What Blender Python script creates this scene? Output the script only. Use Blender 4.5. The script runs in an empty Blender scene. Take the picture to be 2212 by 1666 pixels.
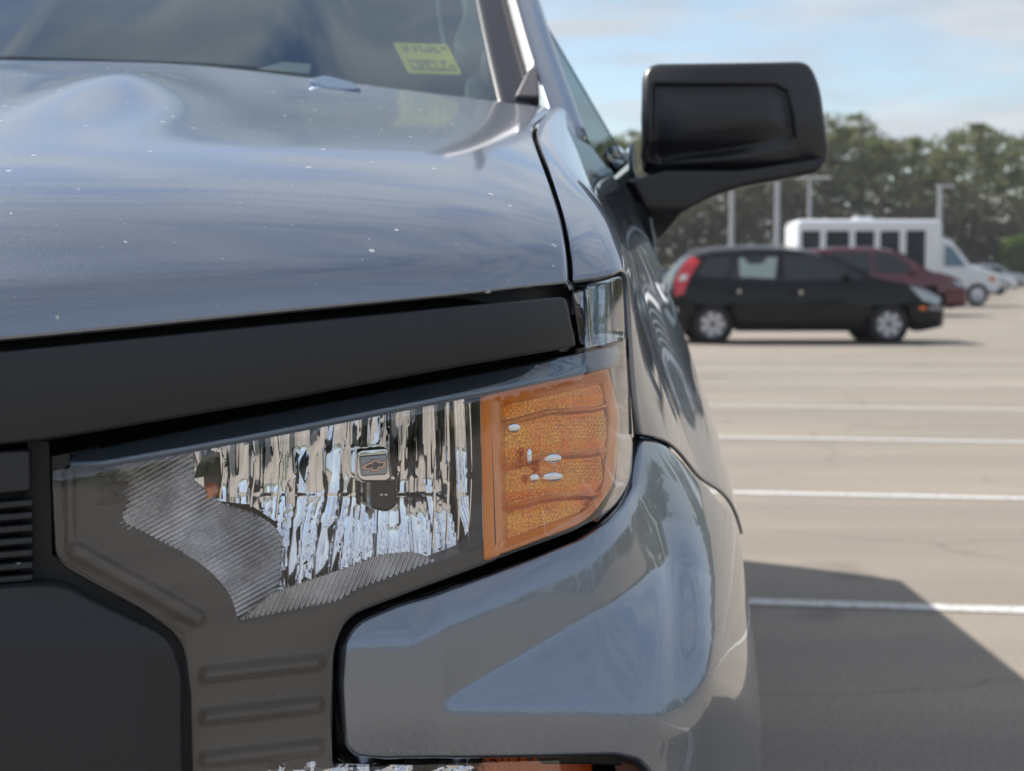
import bpy, bmesh, math, random
import numpy as np
from mathutils import Vector, Matrix
from mathutils.geometry import delaunay_2d_cdt
S = bpy.context.scene
C = S.collection
R = math.radians
rnd = random.Random(7)
nr = np.random.RandomState(5)

# ------------------------------------------------------------------ camera
H = 1.13            # lens height above the asphalt
F = 3300.0          # focal length in units of a 2212 x 1666 picture
CX, CY = 1106.0, 833.0
PITCH = math.atan((CY - 590.0) / F)
cam = bpy.data.cameras.new('camera'); camo = bpy.data.objects.new('camera', cam); C.objects.link(camo)
camo.location = (0, 0, H); camo.rotation_euler = (R(90) - PITCH, 0, 0)
cam.sensor_width = 36; cam.lens = 36 * F / 2212.0
cam.clip_start = 0.05; cam.clip_end = 3000
cam.dof.use_dof = True; cam.dof.focus_distance = 1.14; cam.dof.aperture_fstop = 10.5
cam.dof.aperture_blades = 0
S.camera = camo

# ------------------------------------------------------------------ sky, sun, exposure
SUN_EL, SUN_AZ = 42.0, -56.0         # azimuth from +Y (away) clockwise; -90 = left of the picture
w = bpy.data.worlds.new('World'); S.world = w; w.use_nodes = True
nt = w.node_tree; nt.nodes.clear()
def N(t, typ, **kw):
    n = t.nodes.new(typ)
    for k, v in kw.items():
        if k in n.inputs: n.inputs[k].default_value = v
        else: setattr(n, k, v)
    return n
out = N(nt, 'ShaderNodeOutputWorld'); bg = N(nt, 'ShaderNodeBackground'); bg.inputs['Strength'].default_value = 0.105
sky = N(nt, 'ShaderNodeTexSky', sky_type='NISHITA', sun_disc=False, sun_elevation=R(SUN_EL), sun_rotation=R(SUN_AZ), air_density=1.0, dust_density=0.35, ozone_density=1.5)
tc = N(nt, 'ShaderNodeTexCoord'); mp = N(nt, 'ShaderNodeMapping'); mp.inputs['Scale'].default_value = (1.2, 1.2, 6.0)
mp.inputs['Rotation'].default_value = (0.06, 0.03, 0.3); mp.inputs['Location'].default_value = (0.35, 0.2, 0.1)
ns = N(nt, 'ShaderNodeTexNoise'); ns.inputs['Scale'].default_value = 4.2; ns.inputs['Detail'].default_value = 7; ns.inputs['Roughness'].default_value = 0.52
cr = N(nt, 'ShaderNodeValToRGB'); cr.color_ramp.elements[0].position = 0.37; cr.color_ramp.elements[1].position = 0.55
cr.color_ramp.elements[0].color = (0.05, 0.05, 0.05, 1); cr.color_ramp.elements[1].color = (0.92, 0.92, 0.92, 1)
mx = N(nt, 'ShaderNodeMix', data_type='RGBA'); mx.inputs['B'].default_value = (4.3, 4.55, 4.85, 1)
nt.links.new(tc.outputs['Generated'], mp.inputs['Vector']); nt.links.new(mp.outputs[0], ns.inputs['Vector'])
nt.links.new(ns.outputs['Fac'], cr.inputs[0]); nt.links.new(cr.outputs[0], mx.inputs['Factor'])
n2 = N(nt, 'ShaderNodeTexNoise'); n2.inputs['Scale'].default_value = 7.0; n2.inputs['Detail'].default_value = 5; nt.links.new(mp.outputs[0], n2.inputs['Vector'])
c2 = N(nt, 'ShaderNodeValToRGB'); c2.color_ramp.elements[0].position = .35; c2.color_ramp.elements[0].color = (3.75/6, 4.05/6, 4.5/6, 1); c2.color_ramp.elements[1].position = .62; c2.color_ramp.elements[1].color = (4.9/6, 5.15/6, 5.4/6, 1)
sc2 = N(nt, 'ShaderNodeVectorMath', operation='SCALE'); sc2.inputs['Scale'].default_value = 6.0; nt.links.new(n2.outputs['Fac'], c2.inputs[0]); nt.links.new(c2.outputs[0], sc2.inputs[0]); nt.links.new(sc2.outputs[0], mx.inputs['B'])
nt.links.new(sky.outputs[0], mx.inputs['A']); nt.links.new(mx.outputs['Result'], bg.inputs['Color']); nt.links.new(bg.outputs[0], out.inputs[0])
sun = bpy.data.lights.new('sun', 'SUN'); suno = bpy.data.objects.new('sun', sun); C.objects.link(suno)
sun.energy = 5.0; sun.angle = R(0.53); sun.color = (1.0, 0.955, 0.89)
sd = Vector((math.sin(R(SUN_AZ)) * math.cos(R(SUN_EL)), math.cos(R(SUN_AZ)) * math.cos(R(SUN_EL)), math.sin(R(SUN_EL))))
suno.rotation_euler = sd.to_track_quat('Z', 'Y').to_euler(); suno.location = sd * 50
S.view_settings.view_transform = 'Standard'; S.view_settings.look = 'None'
S.view_settings.exposure = 0.5; S.view_settings.gamma = 1.0; S.view_settings.use_curve_mapping = False
S.cycles.max_bounces = 12; S.cycles.transparent_max_bounces = 24

# ------------------------------------------------------------------ geometry helpers
cp, sp = math.cos(PITCH), math.sin(PITCH)
def P(px, py, Y):
    """world point seen at picture position (px, py) at world distance Y"""
    px = np.asarray(px, float); py = np.asarray(py, float); Y = np.asarray(Y, float)
    a = (px - CX) / F; b = (CY - py) / F
    dy = cp + b * sp; dz = -sp + b * cp
    t = Y / dy
    return np.stack([a * t, Y + 0 * a, H + dz * t], -1)
def proj(p):
    p = np.asarray(p, float)
    x, y, z = p[..., 0], p[..., 1], p[..., 2] - H
    d = y * cp - z * sp; u = y * sp + z * cp
    return np.stack([CX + F * x / d, CY - F * u / d], -1)

def spl_basis(xs):
    xs = np.asarray(xs, float); n = len(xs); h = np.diff(xs)
    A = np.zeros((n, n)); B = np.zeros((n, n)); A[0, 0] = A[-1, -1] = 1
    for i in range(1, n - 1):
        A[i, i-1] = h[i-1]; A[i, i] = 2 * (h[i-1] + h[i]); A[i, i+1] = h[i]
        B[i, i-1] = 6 / h[i-1]; B[i, i+1] = 6 / h[i]; B[i, i] = -6 / h[i-1] - 6 / h[i]
    M = np.linalg.solve(A, B)
    def ev(x):
        x = np.atleast_1d(np.asarray(x, float)); i = np.clip(np.searchsorted(xs, x) - 1, 0, n - 2)
        hh = h[i]; t = (x - xs[i]) / hh; I = np.eye(n); s = 1 - t
        lin = s[:, None] * I[i] + t[:, None] * I[i+1]
        cu = ((s**3 - s)[:, None] * M[i] + (t**3 - t)[:, None] * M[i+1]) * (hh**2 / 6)[:, None]
        cu = np.where(((t < 0) | (t > 1))[:, None], np.where((t < 0)[:, None], t[:, None] * (-(2*M[i] + M[i+1]) * (hh**2/6)[:, None]), (t-1)[:, None] * ((M[i] + 2*M[i+1]) * (hh**2/6)[:, None])), cu)
        return lin + cu
    return ev
def surf(us, vs, G):
    """G[row v][col u] world points -> f(u, v)"""
    G = np.asarray(G, float); bu, bv = spl_basis(us), spl_basis(vs)
    def f(u, v):
        u = np.asarray(u, float); v = np.asarray(v, float); sh = np.broadcast(u, v).shape
        u = np.broadcast_to(u, sh).ravel(); v = np.broadcast_to(v, sh).ravel()
        return np.einsum('ni,nj,ijk->nk', bv(v), bu(u), G).reshape(sh + (3,))
    return f
def curve(xs, ys):
    b = spl_basis(xs); ys = np.asarray(ys, float)
    return lambda x: (b(np.ravel(x)) @ ys).reshape(np.shape(x) + ys.shape[1:])
def sstep(x): x = np.clip(x, 0, 1); return x * x * (3 - 2 * x)

def rounded(pts, n=6):
    """pts: (x, y[, r]) closed polygon, corners rounded with radius r"""
    o = []; m = len(pts)
    for i in range(m):
        p = Vector(pts[i][:2]); r = pts[i][2] if len(pts[i]) > 2 else 0
        if r <= 0: o.append(tuple(p)); continue
        a = Vector(pts[i-1][:2]) - p; b = Vector(pts[(i+1) % m][:2]) - p
        k = min(r, a.length * .48, b.length * .48); a.normalize(); b.normalize()
        for j in range(n + 1):
            t = j / n; q = p + a * k * (1-t)**2 + b * k * t**2
            o.append(tuple(q))
    return np.array(o)
def resample(poly, d):
    o = []; m = len(poly)
    for i in range(m):
        a = poly[i]; b = poly[(i+1) % m]; L = np.hypot(*(b - a)); k = max(1, int(round(L / d)))
        if L < 1e-6: continue
        for j in range(k): o.append(a + (b - a) * j / k)
    return np.array(o)
def poly_dist(pts, poly):
    best = np.full(len(pts), 1e9); A = poly; B = np.roll(poly, -1, 0)
    for a, b in zip(A, B):
        ab = b - a; t = np.clip(((pts - a) @ ab) / (ab @ ab + 1e-12), 0, 1)
        q = pts - (a + t[:, None] * ab); best = np.minimum(best, np.hypot(q[:, 0], q[:, 1]))
    return best
def inside(pts, poly):
    c = np.zeros(len(pts), bool); A = poly; B = np.roll(poly, -1, 0); x, y = pts[:, 0], pts[:, 1]
    for (x1, y1), (x2, y2) in zip(A, B):
        if y1 == y2: continue
        m = ((y1 > y) != (y2 > y)) & (x < (x2 - x1) * (y - y1) / (y2 - y1) + x1); c ^= m
    return c

def mk(name, verts, faces, mat=None, parent=None, smooth=True, sharp=None, solid=0, bevel=0, subs=0):
    me = bpy.data.meshes.new(name); me.from_pydata([tuple(map(float, v)) for v in verts], [], [tuple(map(int, f)) for f in faces]); me.update()
    return link(name, me, mat, parent, smooth, sharp, solid, bevel, subs)
def link(name, me, mat=None, parent=None, smooth=True, sharp=None, solid=0, bevel=0, subs=0):
    o = bpy.data.objects.new(name, me); C.objects.link(o)
    if mat: me.materials.append(mat)
    if smooth:
        me.shade_smooth()
        if sharp: me.set_sharp_from_angle(angle=R(sharp))
    if solid:
        m = o.modifiers.new('solid', 'SOLIDIFY'); m.thickness = abs(solid); m.offset = -1 if solid > 0 else 1
    if bevel:
        m = o.modifiers.new('bevel', 'BEVEL'); m.width = bevel; m.segments = 3; m.limit_method = 'ANGLE'
    if subs:
        m = o.modifiers.new('sub', 'SUBSURF'); m.levels = subs; m.render_levels = subs
    if parent: put(o, parent)
    return o
def put(o, parent):
    o.parent = parent
    if parent.location.length or parent.rotation_euler.z or parent.parent:
        pass
def root(name, label, cat, loc=(0, 0, 0), rz=0, group=None):
    o = bpy.data.objects.new(name, None); C.objects.link(o); o.empty_display_size = .1
    o.location = loc; o.rotation_euler = (0, 0, rz); o['label'] = label; o['category'] = cat
    if group: o['group'] = group
    return o
def tagt(o, label, cat, group=None):
    o['label'] = label; o['category'] = cat
    if group: o['group'] = group
    return o

def trimmed(name, f, outline, du, mat, parent, bev_px=0, bev=0, back=0.012, sharp=40, flip=False, rings=None):
    """panel on surface f(u,v) trimmed by a closed outline in (u,v), edges rolled back, returned inwards by `back`"""
    ol = resample(np.asarray(outline, float), du)
    area = 0.5 * np.sum(ol[:, 0] * np.roll(ol[:, 1], -1) - np.roll(ol[:, 0], -1) * ol[:, 1])
    if area < 0: ol = ol[::-1]
    nxt = np.roll(ol, -1, 0) - np.roll(ol, 1, 0); nxt /= np.hypot(nxt[:, 0], nxt[:, 1])[:, None] + 1e-9
    inn = np.stack([-nxt[:, 1], nxt[:, 0]], -1)
    pts = [ol]; rl = rings if rings is not None else ([bev_px * k for k in (.06, .18, .36, .6, .85, 1.1)] if bev_px else [])
    for d in rl:
        q = ol + inn * d; ok = inside(q, ol) & (poly_dist(q, ol) > d * .93)
        q = q[ok]
        if len(q) and d < du * .7: q = q[::1]
        pts.append(q)
    lo, hi = ol.min(0), ol.max(0)
    gx, gy = np.meshgrid(np.arange(lo[0] + du*.5, hi[0], du), np.arange(lo[1] + du*.5, hi[1], du))
    g = np.stack([gx.ravel(), gy.ravel()], -1); g = g[inside(g, ol)]
    if len(g):
        dd = poly_dist(g, ol); g = g[dd > max((bev_px * 1.1 if bev_px else 0) + du * .35, du * .5)]; pts.append(g)
    allp = np.concatenate(pts); n = len(ol)
    vs, es, fs, ov, oe, of = delaunay_2d_cdt([Vector(p) for p in allp], [(i, (i+1) % n) for i in range(n)], [], 1, 1e-6)
    uv = np.array([tuple(v) for v in vs])
    e = (np.abs(ol).max() * 1e-4) + 1e-3
    e = max(e, du * .05)
    p = f(uv[:, 0], uv[:, 1]); tu = f(uv[:, 0] + e, uv[:, 1]) - f(uv[:, 0] - e, uv[:, 1]); tv = f(uv[:, 0], uv[:, 1] + e) - f(uv[:, 0], uv[:, 1] - e)
    nn = np.cross(tu, tv); nn /= np.linalg.norm(nn, axis=1)[:, None] + 1e-12
    # make normals face the camera for the (mostly) forward facing panels
    if np.sum(nn[:, 1]) > 0: nn = -nn
    if flip: nn = -nn
    if bev_px:
        d = poly_dist(uv, ol); t = np.clip(1 - d / bev_px, 0, 1)
        p = p - nn * (bev * (1 - np.sqrt(np.clip(1 - t*t, 0, 1))))[:, None]
    faces = [tuple(q) for q in fs]
    # outward orientation
    a, b, c = faces[len(faces)//2]
    if np.dot(np.cross(p[b] - p[a], p[c] - p[a]), nn[a]) < 0: faces = [q[::-1] for q in faces]
    verts = list(p)
    # boundary skirt
    cnt = {}
    for q in faces:
        for i in range(3): cnt[(q[i], q[(i+1) % 3])] = 1
    bd = [k for k in cnt if (k[1], k[0]) not in cnt]; mp_ = {}
    if back:
        for i, j in bd:
            for k in (i, j):
                if k not in mp_: mp_[k] = len(verts); verts.append(p[k] - nn[k] * back)
            faces.append((j, i, mp_[i], mp_[j]))
    return mk(name, verts, faces, mat, parent, True, sharp)

def grid(name, f, ua, va, mat, parent, solid=0, sharp=None, flip=False):
    U, V = np.meshgrid(ua, va); p = f(U, V).reshape(-1, 3); nu, nv = len(ua), len(va); fs = []
    for j in range(nv - 1):
        for i in range(nu - 1):
            q = (j*nu+i, j*nu+i+1, (j+1)*nu+i+1, (j+1)*nu+i); fs.append(q[::-1] if flip else q)
    return mk(name, p, fs, mat, parent, True, sharp, solid=solid)

def invert(f, ur, vr, pts, n=220):
    """(u,v) whose surface point projects on each picture point"""
    us = np.linspace(*ur, n); vs = np.linspace(*vr, n); U, V = np.meshgrid(us, vs); q = proj(f(U, V)); o = []
    for p in pts:
        d = (q[..., 0] - p[0])**2 + (q[..., 1] - p[1])**2; k = np.unravel_index(np.argmin(d), d.shape); u, v = U[k], V[k]
        for it in range(8):
            e = .5; q0 = proj(f(np.array([u]), np.array([v])))[0]; qu = proj(f(np.array([u+e]), np.array([v])))[0]; qv = proj(f(np.array([u]), np.array([v+e])))[0]
            J = np.stack([(qu-q0)/e, (qv-q0)/e], 1)
            try: s = np.linalg.solve(J, np.array(p[:2]) - q0)
            except Exception: break
            s = np.clip(s, -20, 20); u += s[0]*.8; v += s[1]*.8
        o.append((u, v))
    return np.array(o)

def bm_box(bm, c, s, rot=None):
    m = Matrix.Translation(c) @ (rot if rot else Matrix()) @ Matrix.Diagonal((*s, 1))
    return bmesh.ops.create_cube(bm, size=1, matrix=m)
def bm_cyl(bm, c, r, d, axis='Y', seg=24, r2=None):
    rot = {'X': Matrix.Rotation(R(90), 4, 'Y'), 'Y': Matrix.Rotation(R(90), 4, 'X'), 'Z': Matrix()}[axis]
    return bmesh.ops.create_cone(bm, cap_ends=True, segments=seg, radius1=r, radius2=r if r2 is None else r2, depth=d, matrix=Matrix.Translation(c) @ rot)
def bm_obj(name, bm, mat, parent=None, smooth=True, sharp=35, bevel=0, subs=0):
    me = bpy.data.meshes.new(name); bm.normal_update(); bm.to_mesh(me); bm.free()
    return link(name, me, mat, parent, smooth, sharp, bevel=bevel, subs=subs)
def box(name, c, s, mat, parent=None, bevel=0, rot=None):
    bm = bmesh.new(); bm_box(bm, c, s, rot); return bm_obj(name, bm, mat, parent, bevel=bevel)
def lathe(name, prof, c, axis, mat, parent=None, seg=40, sharp=35):
    """prof: (radius, offset along axis)"""
    vs, fs = [], []; n = len(prof)
    for i in range(seg):
        a = 2 * math.pi * i / seg; ca, sa = math.cos(a), math.sin(a)
        for r, h in prof:
            v = {'X': (h, r*ca, r*sa), 'Y': (r*ca, h, r*sa), 'Z': (r*ca, r*sa, h)}[axis]; vs.append((c[0]+v[0], c[1]+v[1], c[2]+v[2]))
    for i in range(seg):
        for j in range(n-1):
            a = i*n+j; b = ((i+1) % seg)*n+j; fs.append((a, b, b+1, a+1))
    return mk(name, vs, fs, mat, parent, True, sharp)
def tube(bm, pts, r, seg=8, caps=True):
    pts = [Vector(p) for p in pts]; rings = []
    for i, p in enumerate(pts):
        t = (pts[min(i+1, len(pts)-1)] - pts[max(i-1, 0)]).normalized(); q = t.to_track_quat('Z', 'Y'); rr = r[i] if hasattr(r, '__len__') else r
        rings.append([bm.verts.new(p + q @ Vector((rr*math.cos(2*math.pi*k/seg), rr*math.sin(2*math.pi*k/seg), 0))) for k in range(seg)])
    for a, b in zip(rings, rings[1:]):
        for k in range(seg): bm.faces.new((a[k], a[(k+1) % seg], b[(k+1) % seg], b[k]))
    if caps: bm.faces.new(rings[0][::-1]); bm.faces.new(rings[-1])

# ------------------------------------------------------------------ materials
def mat(name, col=(.5, .5, .5), rough=.5, metal=0, coat=0, coat_r=.03, spec=.5, var=0, vscale=6, bump=0, bscale=200, emit=None, ior=None, trans=0):
    m = bpy.data.materials.new(name); m.use_nodes = True; t = m.node_tree; b = t.nodes['Principled BSDF']
    b.inputs['Base Color'].default_value = (*col, 1); b.inputs['Roughness'].default_value = rough; b.inputs['Metallic'].default_value = metal
    b.inputs['Coat Weight'].default_value = coat; b.inputs['Coat Roughness'].default_value = coat_r; b.inputs['Specular IOR Level'].default_value = spec
    if trans: b.inputs['Transmission Weight'].default_value = trans
    if ior: b.inputs['IOR'].default_value = ior
    tcn = N(t, 'ShaderNodeTexCoord')
    if var:
        n = N(t, 'ShaderNodeTexNoise', Scale=vscale, Detail=6.0, Roughness=.6); t.links.new(tcn.outputs['Object'], n.inputs['Vector'])
        r = N(t, 'ShaderNodeValToRGB'); r.color_ramp.elements[0].position = .3; r.color_ramp.elements[1].position = .7
        r.color_ramp.elements[0].color = (*[c * (1 - var) for c in col], 1); r.color_ramp.elements[1].color = (*[min(1, c * (1 + var)) for c in col], 1)
        t.links.new(n.outputs['Fac'], r.inputs[0]); t.links.new(r.outputs[0], b.inputs['Base Color'])
    if bump:
        n = N(t, 'ShaderNodeTexNoise', Scale=bscale, Detail=3.0); t.links.new(tcn.outputs['Object'], n.inputs['Vector'])
        bp = N(t, 'ShaderNodeBump', Strength=bump, Distance=.001); t.links.new(n.outputs['Fac'], bp.inputs['Height']); t.links.new(bp.outputs[0], b.inputs['Normal'])
    return m
def paint(name, col, metal=.95, rough=.30, dust=.0, flake=.14, coat_r=.02, speck=.17):
    """metallic car paint with flakes, light dust specks"""
    m = mat(name, col, rough, metal, 1.0, coat_r); t = m.node_tree; b = t.nodes['Principled BSDF']; tcn = N(t, 'ShaderNodeTexCoord')
    if flake:
        v = N(t, 'ShaderNodeTexVoronoi', Scale=1500.0); t.links.new(tcn.outputs['Object'], v.inputs['Vector'])
        mr = N(t, 'ShaderNodeVectorMath', operation='SUBTRACT'); mr.inputs[1].default_value = (.5, .5, .5); t.links.new(v.outputs['Color'], mr.inputs[0])
        sc = N(t, 'ShaderNodeVectorMath', operation='SCALE'); sc.inputs['Scale'].default_value = flake; t.links.new(mr.outputs[0], sc.inputs[0])
        ge = N(t, 'ShaderNodeNewGeometry'); ad = N(t, 'ShaderNodeVectorMath', operation='ADD'); t.links.new(ge.outputs['Normal'], ad.inputs[0]); t.links.new(sc.outputs[0], ad.inputs[1])
        no = N(t, 'ShaderNodeVectorMath', operation='NORMALIZE'); t.links.new(ad.outputs[0], no.inputs[0]); t.links.new(no.outputs[0], b.inputs['Normal'])
    if dust:
        v = N(t, 'ShaderNodeTexVoronoi', Scale=60.0); t.links.new(tcn.outputs['Object'], v.inputs['Vector'])
        # dot radius varies from cell to cell, most cells have none
        sep = N(t, 'ShaderNodeSeparateColor'); t.links.new(v.outputs['Color'], sep.inputs[0])
        pw = N(t, 'ShaderNodeMath', operation='POWER'); t.links.new(sep.outputs[0], pw.inputs[0]); pw.inputs[1].default_value = 4.2
        rd = N(t, 'ShaderNodeMath', operation='MULTIPLY'); t.links.new(pw.outputs[0], rd.inputs[0]); rd.inputs[1].default_value = speck
        ls = N(t, 'ShaderNodeMath', operation='LESS_THAN'); t.links.new(v.outputs['Distance'], ls.inputs[0]); t.links.new(rd.outputs[0], ls.inputs[1])
        v2 = N(t, 'ShaderNodeTexVoronoi', Scale=170.0); t.links.new(tcn.outputs['Object'], v2.inputs['Vector'])
        s2 = N(t, 'ShaderNodeSeparateColor'); t.links.new(v2.outputs['Color'], s2.inputs[0])
        p2 = N(t, 'ShaderNodeMath', operation='POWER'); t.links.new(s2.outputs[0], p2.inputs[0]); p2.inputs[1].default_value = 9
        r2 = N(t, 'ShaderNodeMath', operation='MULTIPLY'); t.links.new(p2.outputs[0], r2.inputs[0]); r2.inputs[1].default_value = speck * 1.2
        l2 = N(t, 'ShaderNodeMath', operation='LESS_THAN'); t.links.new(v2.outputs['Distance'], l2.inputs[0]); t.links.new(r2.outputs[0], l2.inputs[1])
        l2b = N(t, 'ShaderNodeMath', operation='MULTIPLY'); t.links.new(l2.outputs[0], l2b.inputs[0]); l2b.inputs[1].default_value = .45
        mxm = N(t, 'ShaderNodeMath', operation='MAXIMUM'); t.links.new(ls.outputs[0], mxm.inputs[0]); t.links.new(l2b.outputs[0], mxm.inputs[1])
        df = N(t, 'ShaderNodeBsdfDiffuse'); df.inputs['Color'].default_value = (.5, .53, .57, 1)
        nz = N(t, 'ShaderNodeTexNoise', Scale=5.0, Detail=5.0); t.links.new(tcn.outputs['Object'], nz.inputs['Vector'])
        hz = N(t, 'ShaderNodeMath', operation='MULTIPLY'); t.links.new(nz.outputs['Fac'], hz.inputs[0]); hz.inputs[1].default_value = dust
        mm = N(t, 'ShaderNodeMath', operation='MAXIMUM'); t.links.new(mxm.outputs[0], mm.inputs[0]); t.links.new(hz.outputs[0], mm.inputs[1])
        ms = N(t, 'ShaderNodeMixShader'); o = t.nodes['Material Output']
        t.links.new(mm.outputs[0], ms.inputs[0]); t.links.new(b.outputs[0], ms.inputs[1]); t.links.new(df.outputs[0], ms.inputs[2]); t.links.new(ms.outputs[0], o.inputs[0])
    return m
def dusty(m, haze=.03, col=(.30, .31, .34), scale=55., r=.10, p=5.):
    t = m.node_tree; b = t.nodes['Principled BSDF']; tcn = N(t, 'ShaderNodeTexCoord'); v = N(t, 'ShaderNodeTexVoronoi', Scale=scale); t.links.new(tcn.outputs['Object'], v.inputs['Vector'])
    sep = N(t, 'ShaderNodeSeparateColor'); t.links.new(v.outputs['Color'], sep.inputs[0]); pw = N(t, 'ShaderNodeMath', operation='POWER'); t.links.new(sep.outputs[0], pw.inputs[0]); pw.inputs[1].default_value = p
    rd = N(t, 'ShaderNodeMath', operation='MULTIPLY'); t.links.new(pw.outputs[0], rd.inputs[0]); rd.inputs[1].default_value = r
    ls = N(t, 'ShaderNodeMath', operation='LESS_THAN'); t.links.new(v.outputs['Distance'], ls.inputs[0]); t.links.new(rd.outputs[0], ls.inputs[1])
    nz = N(t, 'ShaderNodeTexNoise', Scale=9.0, Detail=8.0, Roughness=.7); t.links.new(tcn.outputs['Object'], nz.inputs['Vector'])
    hz = N(t, 'ShaderNodeMath', operation='MULTIPLY'); t.links.new(nz.outputs['Fac'], hz.inputs[0]); hz.inputs[1].default_value = haze
    l7 = N(t, 'ShaderNodeMath', operation='MULTIPLY'); t.links.new(ls.outputs[0], l7.inputs[0]); l7.inputs[1].default_value = .6
    mm = N(t, 'ShaderNodeMath', operation='MAXIMUM'); t.links.new(l7.outputs[0], mm.inputs[0]); t.links.new(hz.outputs[0], mm.inputs[1])
    df = N(t, 'ShaderNodeBsdfDiffuse'); df.inputs['Color'].default_value = (*col, 1); ms = N(t, 'ShaderNodeMixShader'); o = t.nodes['Material Output']
    t.links.new(mm.outputs[0], ms.inputs[0]); t.links.new(b.outputs[0], ms.inputs[1]); t.links.new(df.outputs[0], ms.inputs[2]); t.links.new(ms.outputs[0], o.inputs[0]); return m
def clear(name, tint=(1, 1, 1), ior=1.5, rough=.0, mult=1.0, haze=0, refl=(1, 1, 1)):
    """thin clear shell: reflects by Fresnel, lets light straight through"""
    m = bpy.data.materials.new(name); m.use_nodes = True; t = m.node_tree; t.nodes.clear()
    o = N(t, 'ShaderNodeOutputMaterial'); tr = N(t, 'ShaderNodeBsdfTransparent'); tr.inputs[0].default_value = (*tint, 1)
    g = N(t, 'ShaderNodeBsdfGlossy'); g.inputs['Roughness'].default_value = rough; g.inputs[0].default_value = (*refl, 1)
    fr = N(t, 'ShaderNodeFresnel'); fr.inputs[0].default_value = ior
    ge = N(t, 'ShaderNodeNewGeometry'); bf = N(t, 'ShaderNodeMath', operation='SUBTRACT'); bf.inputs[0].default_value = 1; t.links.new(ge.outputs['Backfacing'], bf.inputs[1])
    mu = N(t, 'ShaderNodeMath', operation='MULTIPLY'); t.links.new(fr.outputs[0], mu.inputs[0]); t.links.new(bf.outputs[0], mu.inputs[1])
    m2 = N(t, 'ShaderNodeMath', operation='MULTIPLY', use_clamp=True); t.links.new(mu.outputs[0], m2.inputs[0]); m2.inputs[1].default_value = mult
    ms = N(t, 'ShaderNodeMixShader'); t.links.new(m2.outputs[0], ms.inputs[0]); t.links.new(tr.outputs[0], ms.inputs[1]); t.links.new(g.outputs[0], ms.inputs[2])
    if haze:
        df = N(t, 'ShaderNodeBsdfDiffuse'); df.inputs[0].default_value = (.42, .47, .52, 1); m3 = N(t, 'ShaderNodeMixShader'); tcn = N(t, 'ShaderNodeTexCoord')
        nz = N(t, 'ShaderNodeTexNoise', Scale=2.5, Detail=4.0); t.links.new(tcn.outputs['Object'], nz.inputs[0]); hm = N(t, 'ShaderNodeMath', operation='MULTIPLY'); t.links.new(nz.outputs['Fac'], hm.inputs[0]); hm.inputs[1].default_value = haze * 2
        t.links.new(hm.outputs[0], m3.inputs[0]); t.links.new(ms.outputs[0], m3.inputs[1]); t.links.new(df.outputs[0], m3.inputs[2]); t.links.new(m3.outputs[0], o.inputs[0])
    else: t.links.new(ms.outputs[0], o.inputs[0])
    return m

M = {}
M['paint'] = paint('blue_grey_paint', (.22, .255, .315), dust=.05, speck=.075)
M['paint_hood'] = paint('dusty_blue_grey_paint', (.22, .255, .315), dust=.07, coat_r=.07)
M['black'] = dusty(mat('black_plastic', (.012, .0135, .017), .42, bump=.35, bscale=900, var=.15))
M['black2'] = dusty(mat('satin_black_plastic', (.014, .015, .018), .5, bump=.3, bscale=700))
M['seal'] = mat('rubber_seal', (.008, .008, .008), .6)
M['bezel'] = dusty(mat('grey_bezel_plastic', (.030, .030, .032), .4, bump=.2, bscale=900), .02, r=.05)
M['gloss_black'] = mat('gloss_black', (.006, .006, .007), .08)
M['lens'] = clear('clear_lens', (.98, .985, .99), 1.55, .0, 1.7)
M['glass'] = clear('tinted_glass', (.78, .81, .79), 1.5, 0, 1.9, haze=.008, refl=(.80, .92, 1.0))
M['glass_dark'] = clear('dark_tinted_glass', (.32, .36, .37), 1.5, 0, 1.6)
M['privacy_glass'] = clear('privacy_glass', (.05, .06, .06), 1.5, 0, 1.5)
M['chrome'] = mat('chrome', (.9, .91, .93), .06, 1)
M['chrome_soft'] = mat('fluted_chrome', (.48, .47, .48), .22, 1, var=.35, vscale=30)
M['trim'] = mat('interior_trim', (.22, .25, .24), .7)
M['interior'] = mat('dark_interior', (.008, .009, .01), .8)
M['rubber'] = mat('tyre_rubber', (.02, .02, .021), .8, bump=.3)
M['rim'] = mat('silver_wheel', (.62, .62, .66), .35, .4)
M['rim_dark'] = mat('wheel_shadow_grey', (.22, .22, .24), .45, .4)
M['white'] = paint('white_paint', (.75, .77, .8), metal=0, rough=.4, flake=0)
M['blackpaint'] = paint('black_paint', (.003, .0035, .005), metal=0, rough=.6, flake=0); M['blackpaint'].node_tree.nodes['Principled BSDF'].inputs['Coat Weight'].default_value = .55; M['blackpaint'].node_tree.nodes['Principled BSDF'].inputs['Specular IOR Level'].default_value = .15
M['maroon'] = paint('maroon_paint', (.10, .012, .022), metal=.4, rough=.35, flake=0)
M['bluepaint'] = paint('blue_paint', (.10, .2, .36), metal=.4, rough=.35, flake=0)
M['silver'] = paint('silver_paint', (.4, .42, .45), metal=.6, rough=.35, flake=0)
M['red'] = mat('red_lamp', (.62, .01, .03), .12, coat=1)
M['orange'] = mat('orange_lamp', (.75, .17, .01), .15, coat=1)
M['lampglass'] = mat('pale_lamp', (.42, .46, .46), .12, .3, coat=1)
M['steel'] = mat('galvanised_steel', (.42, .43, .46), .5, .3, var=.1)
M['under'] = mat('underbody', (.01, .01, .01), .9)

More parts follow.
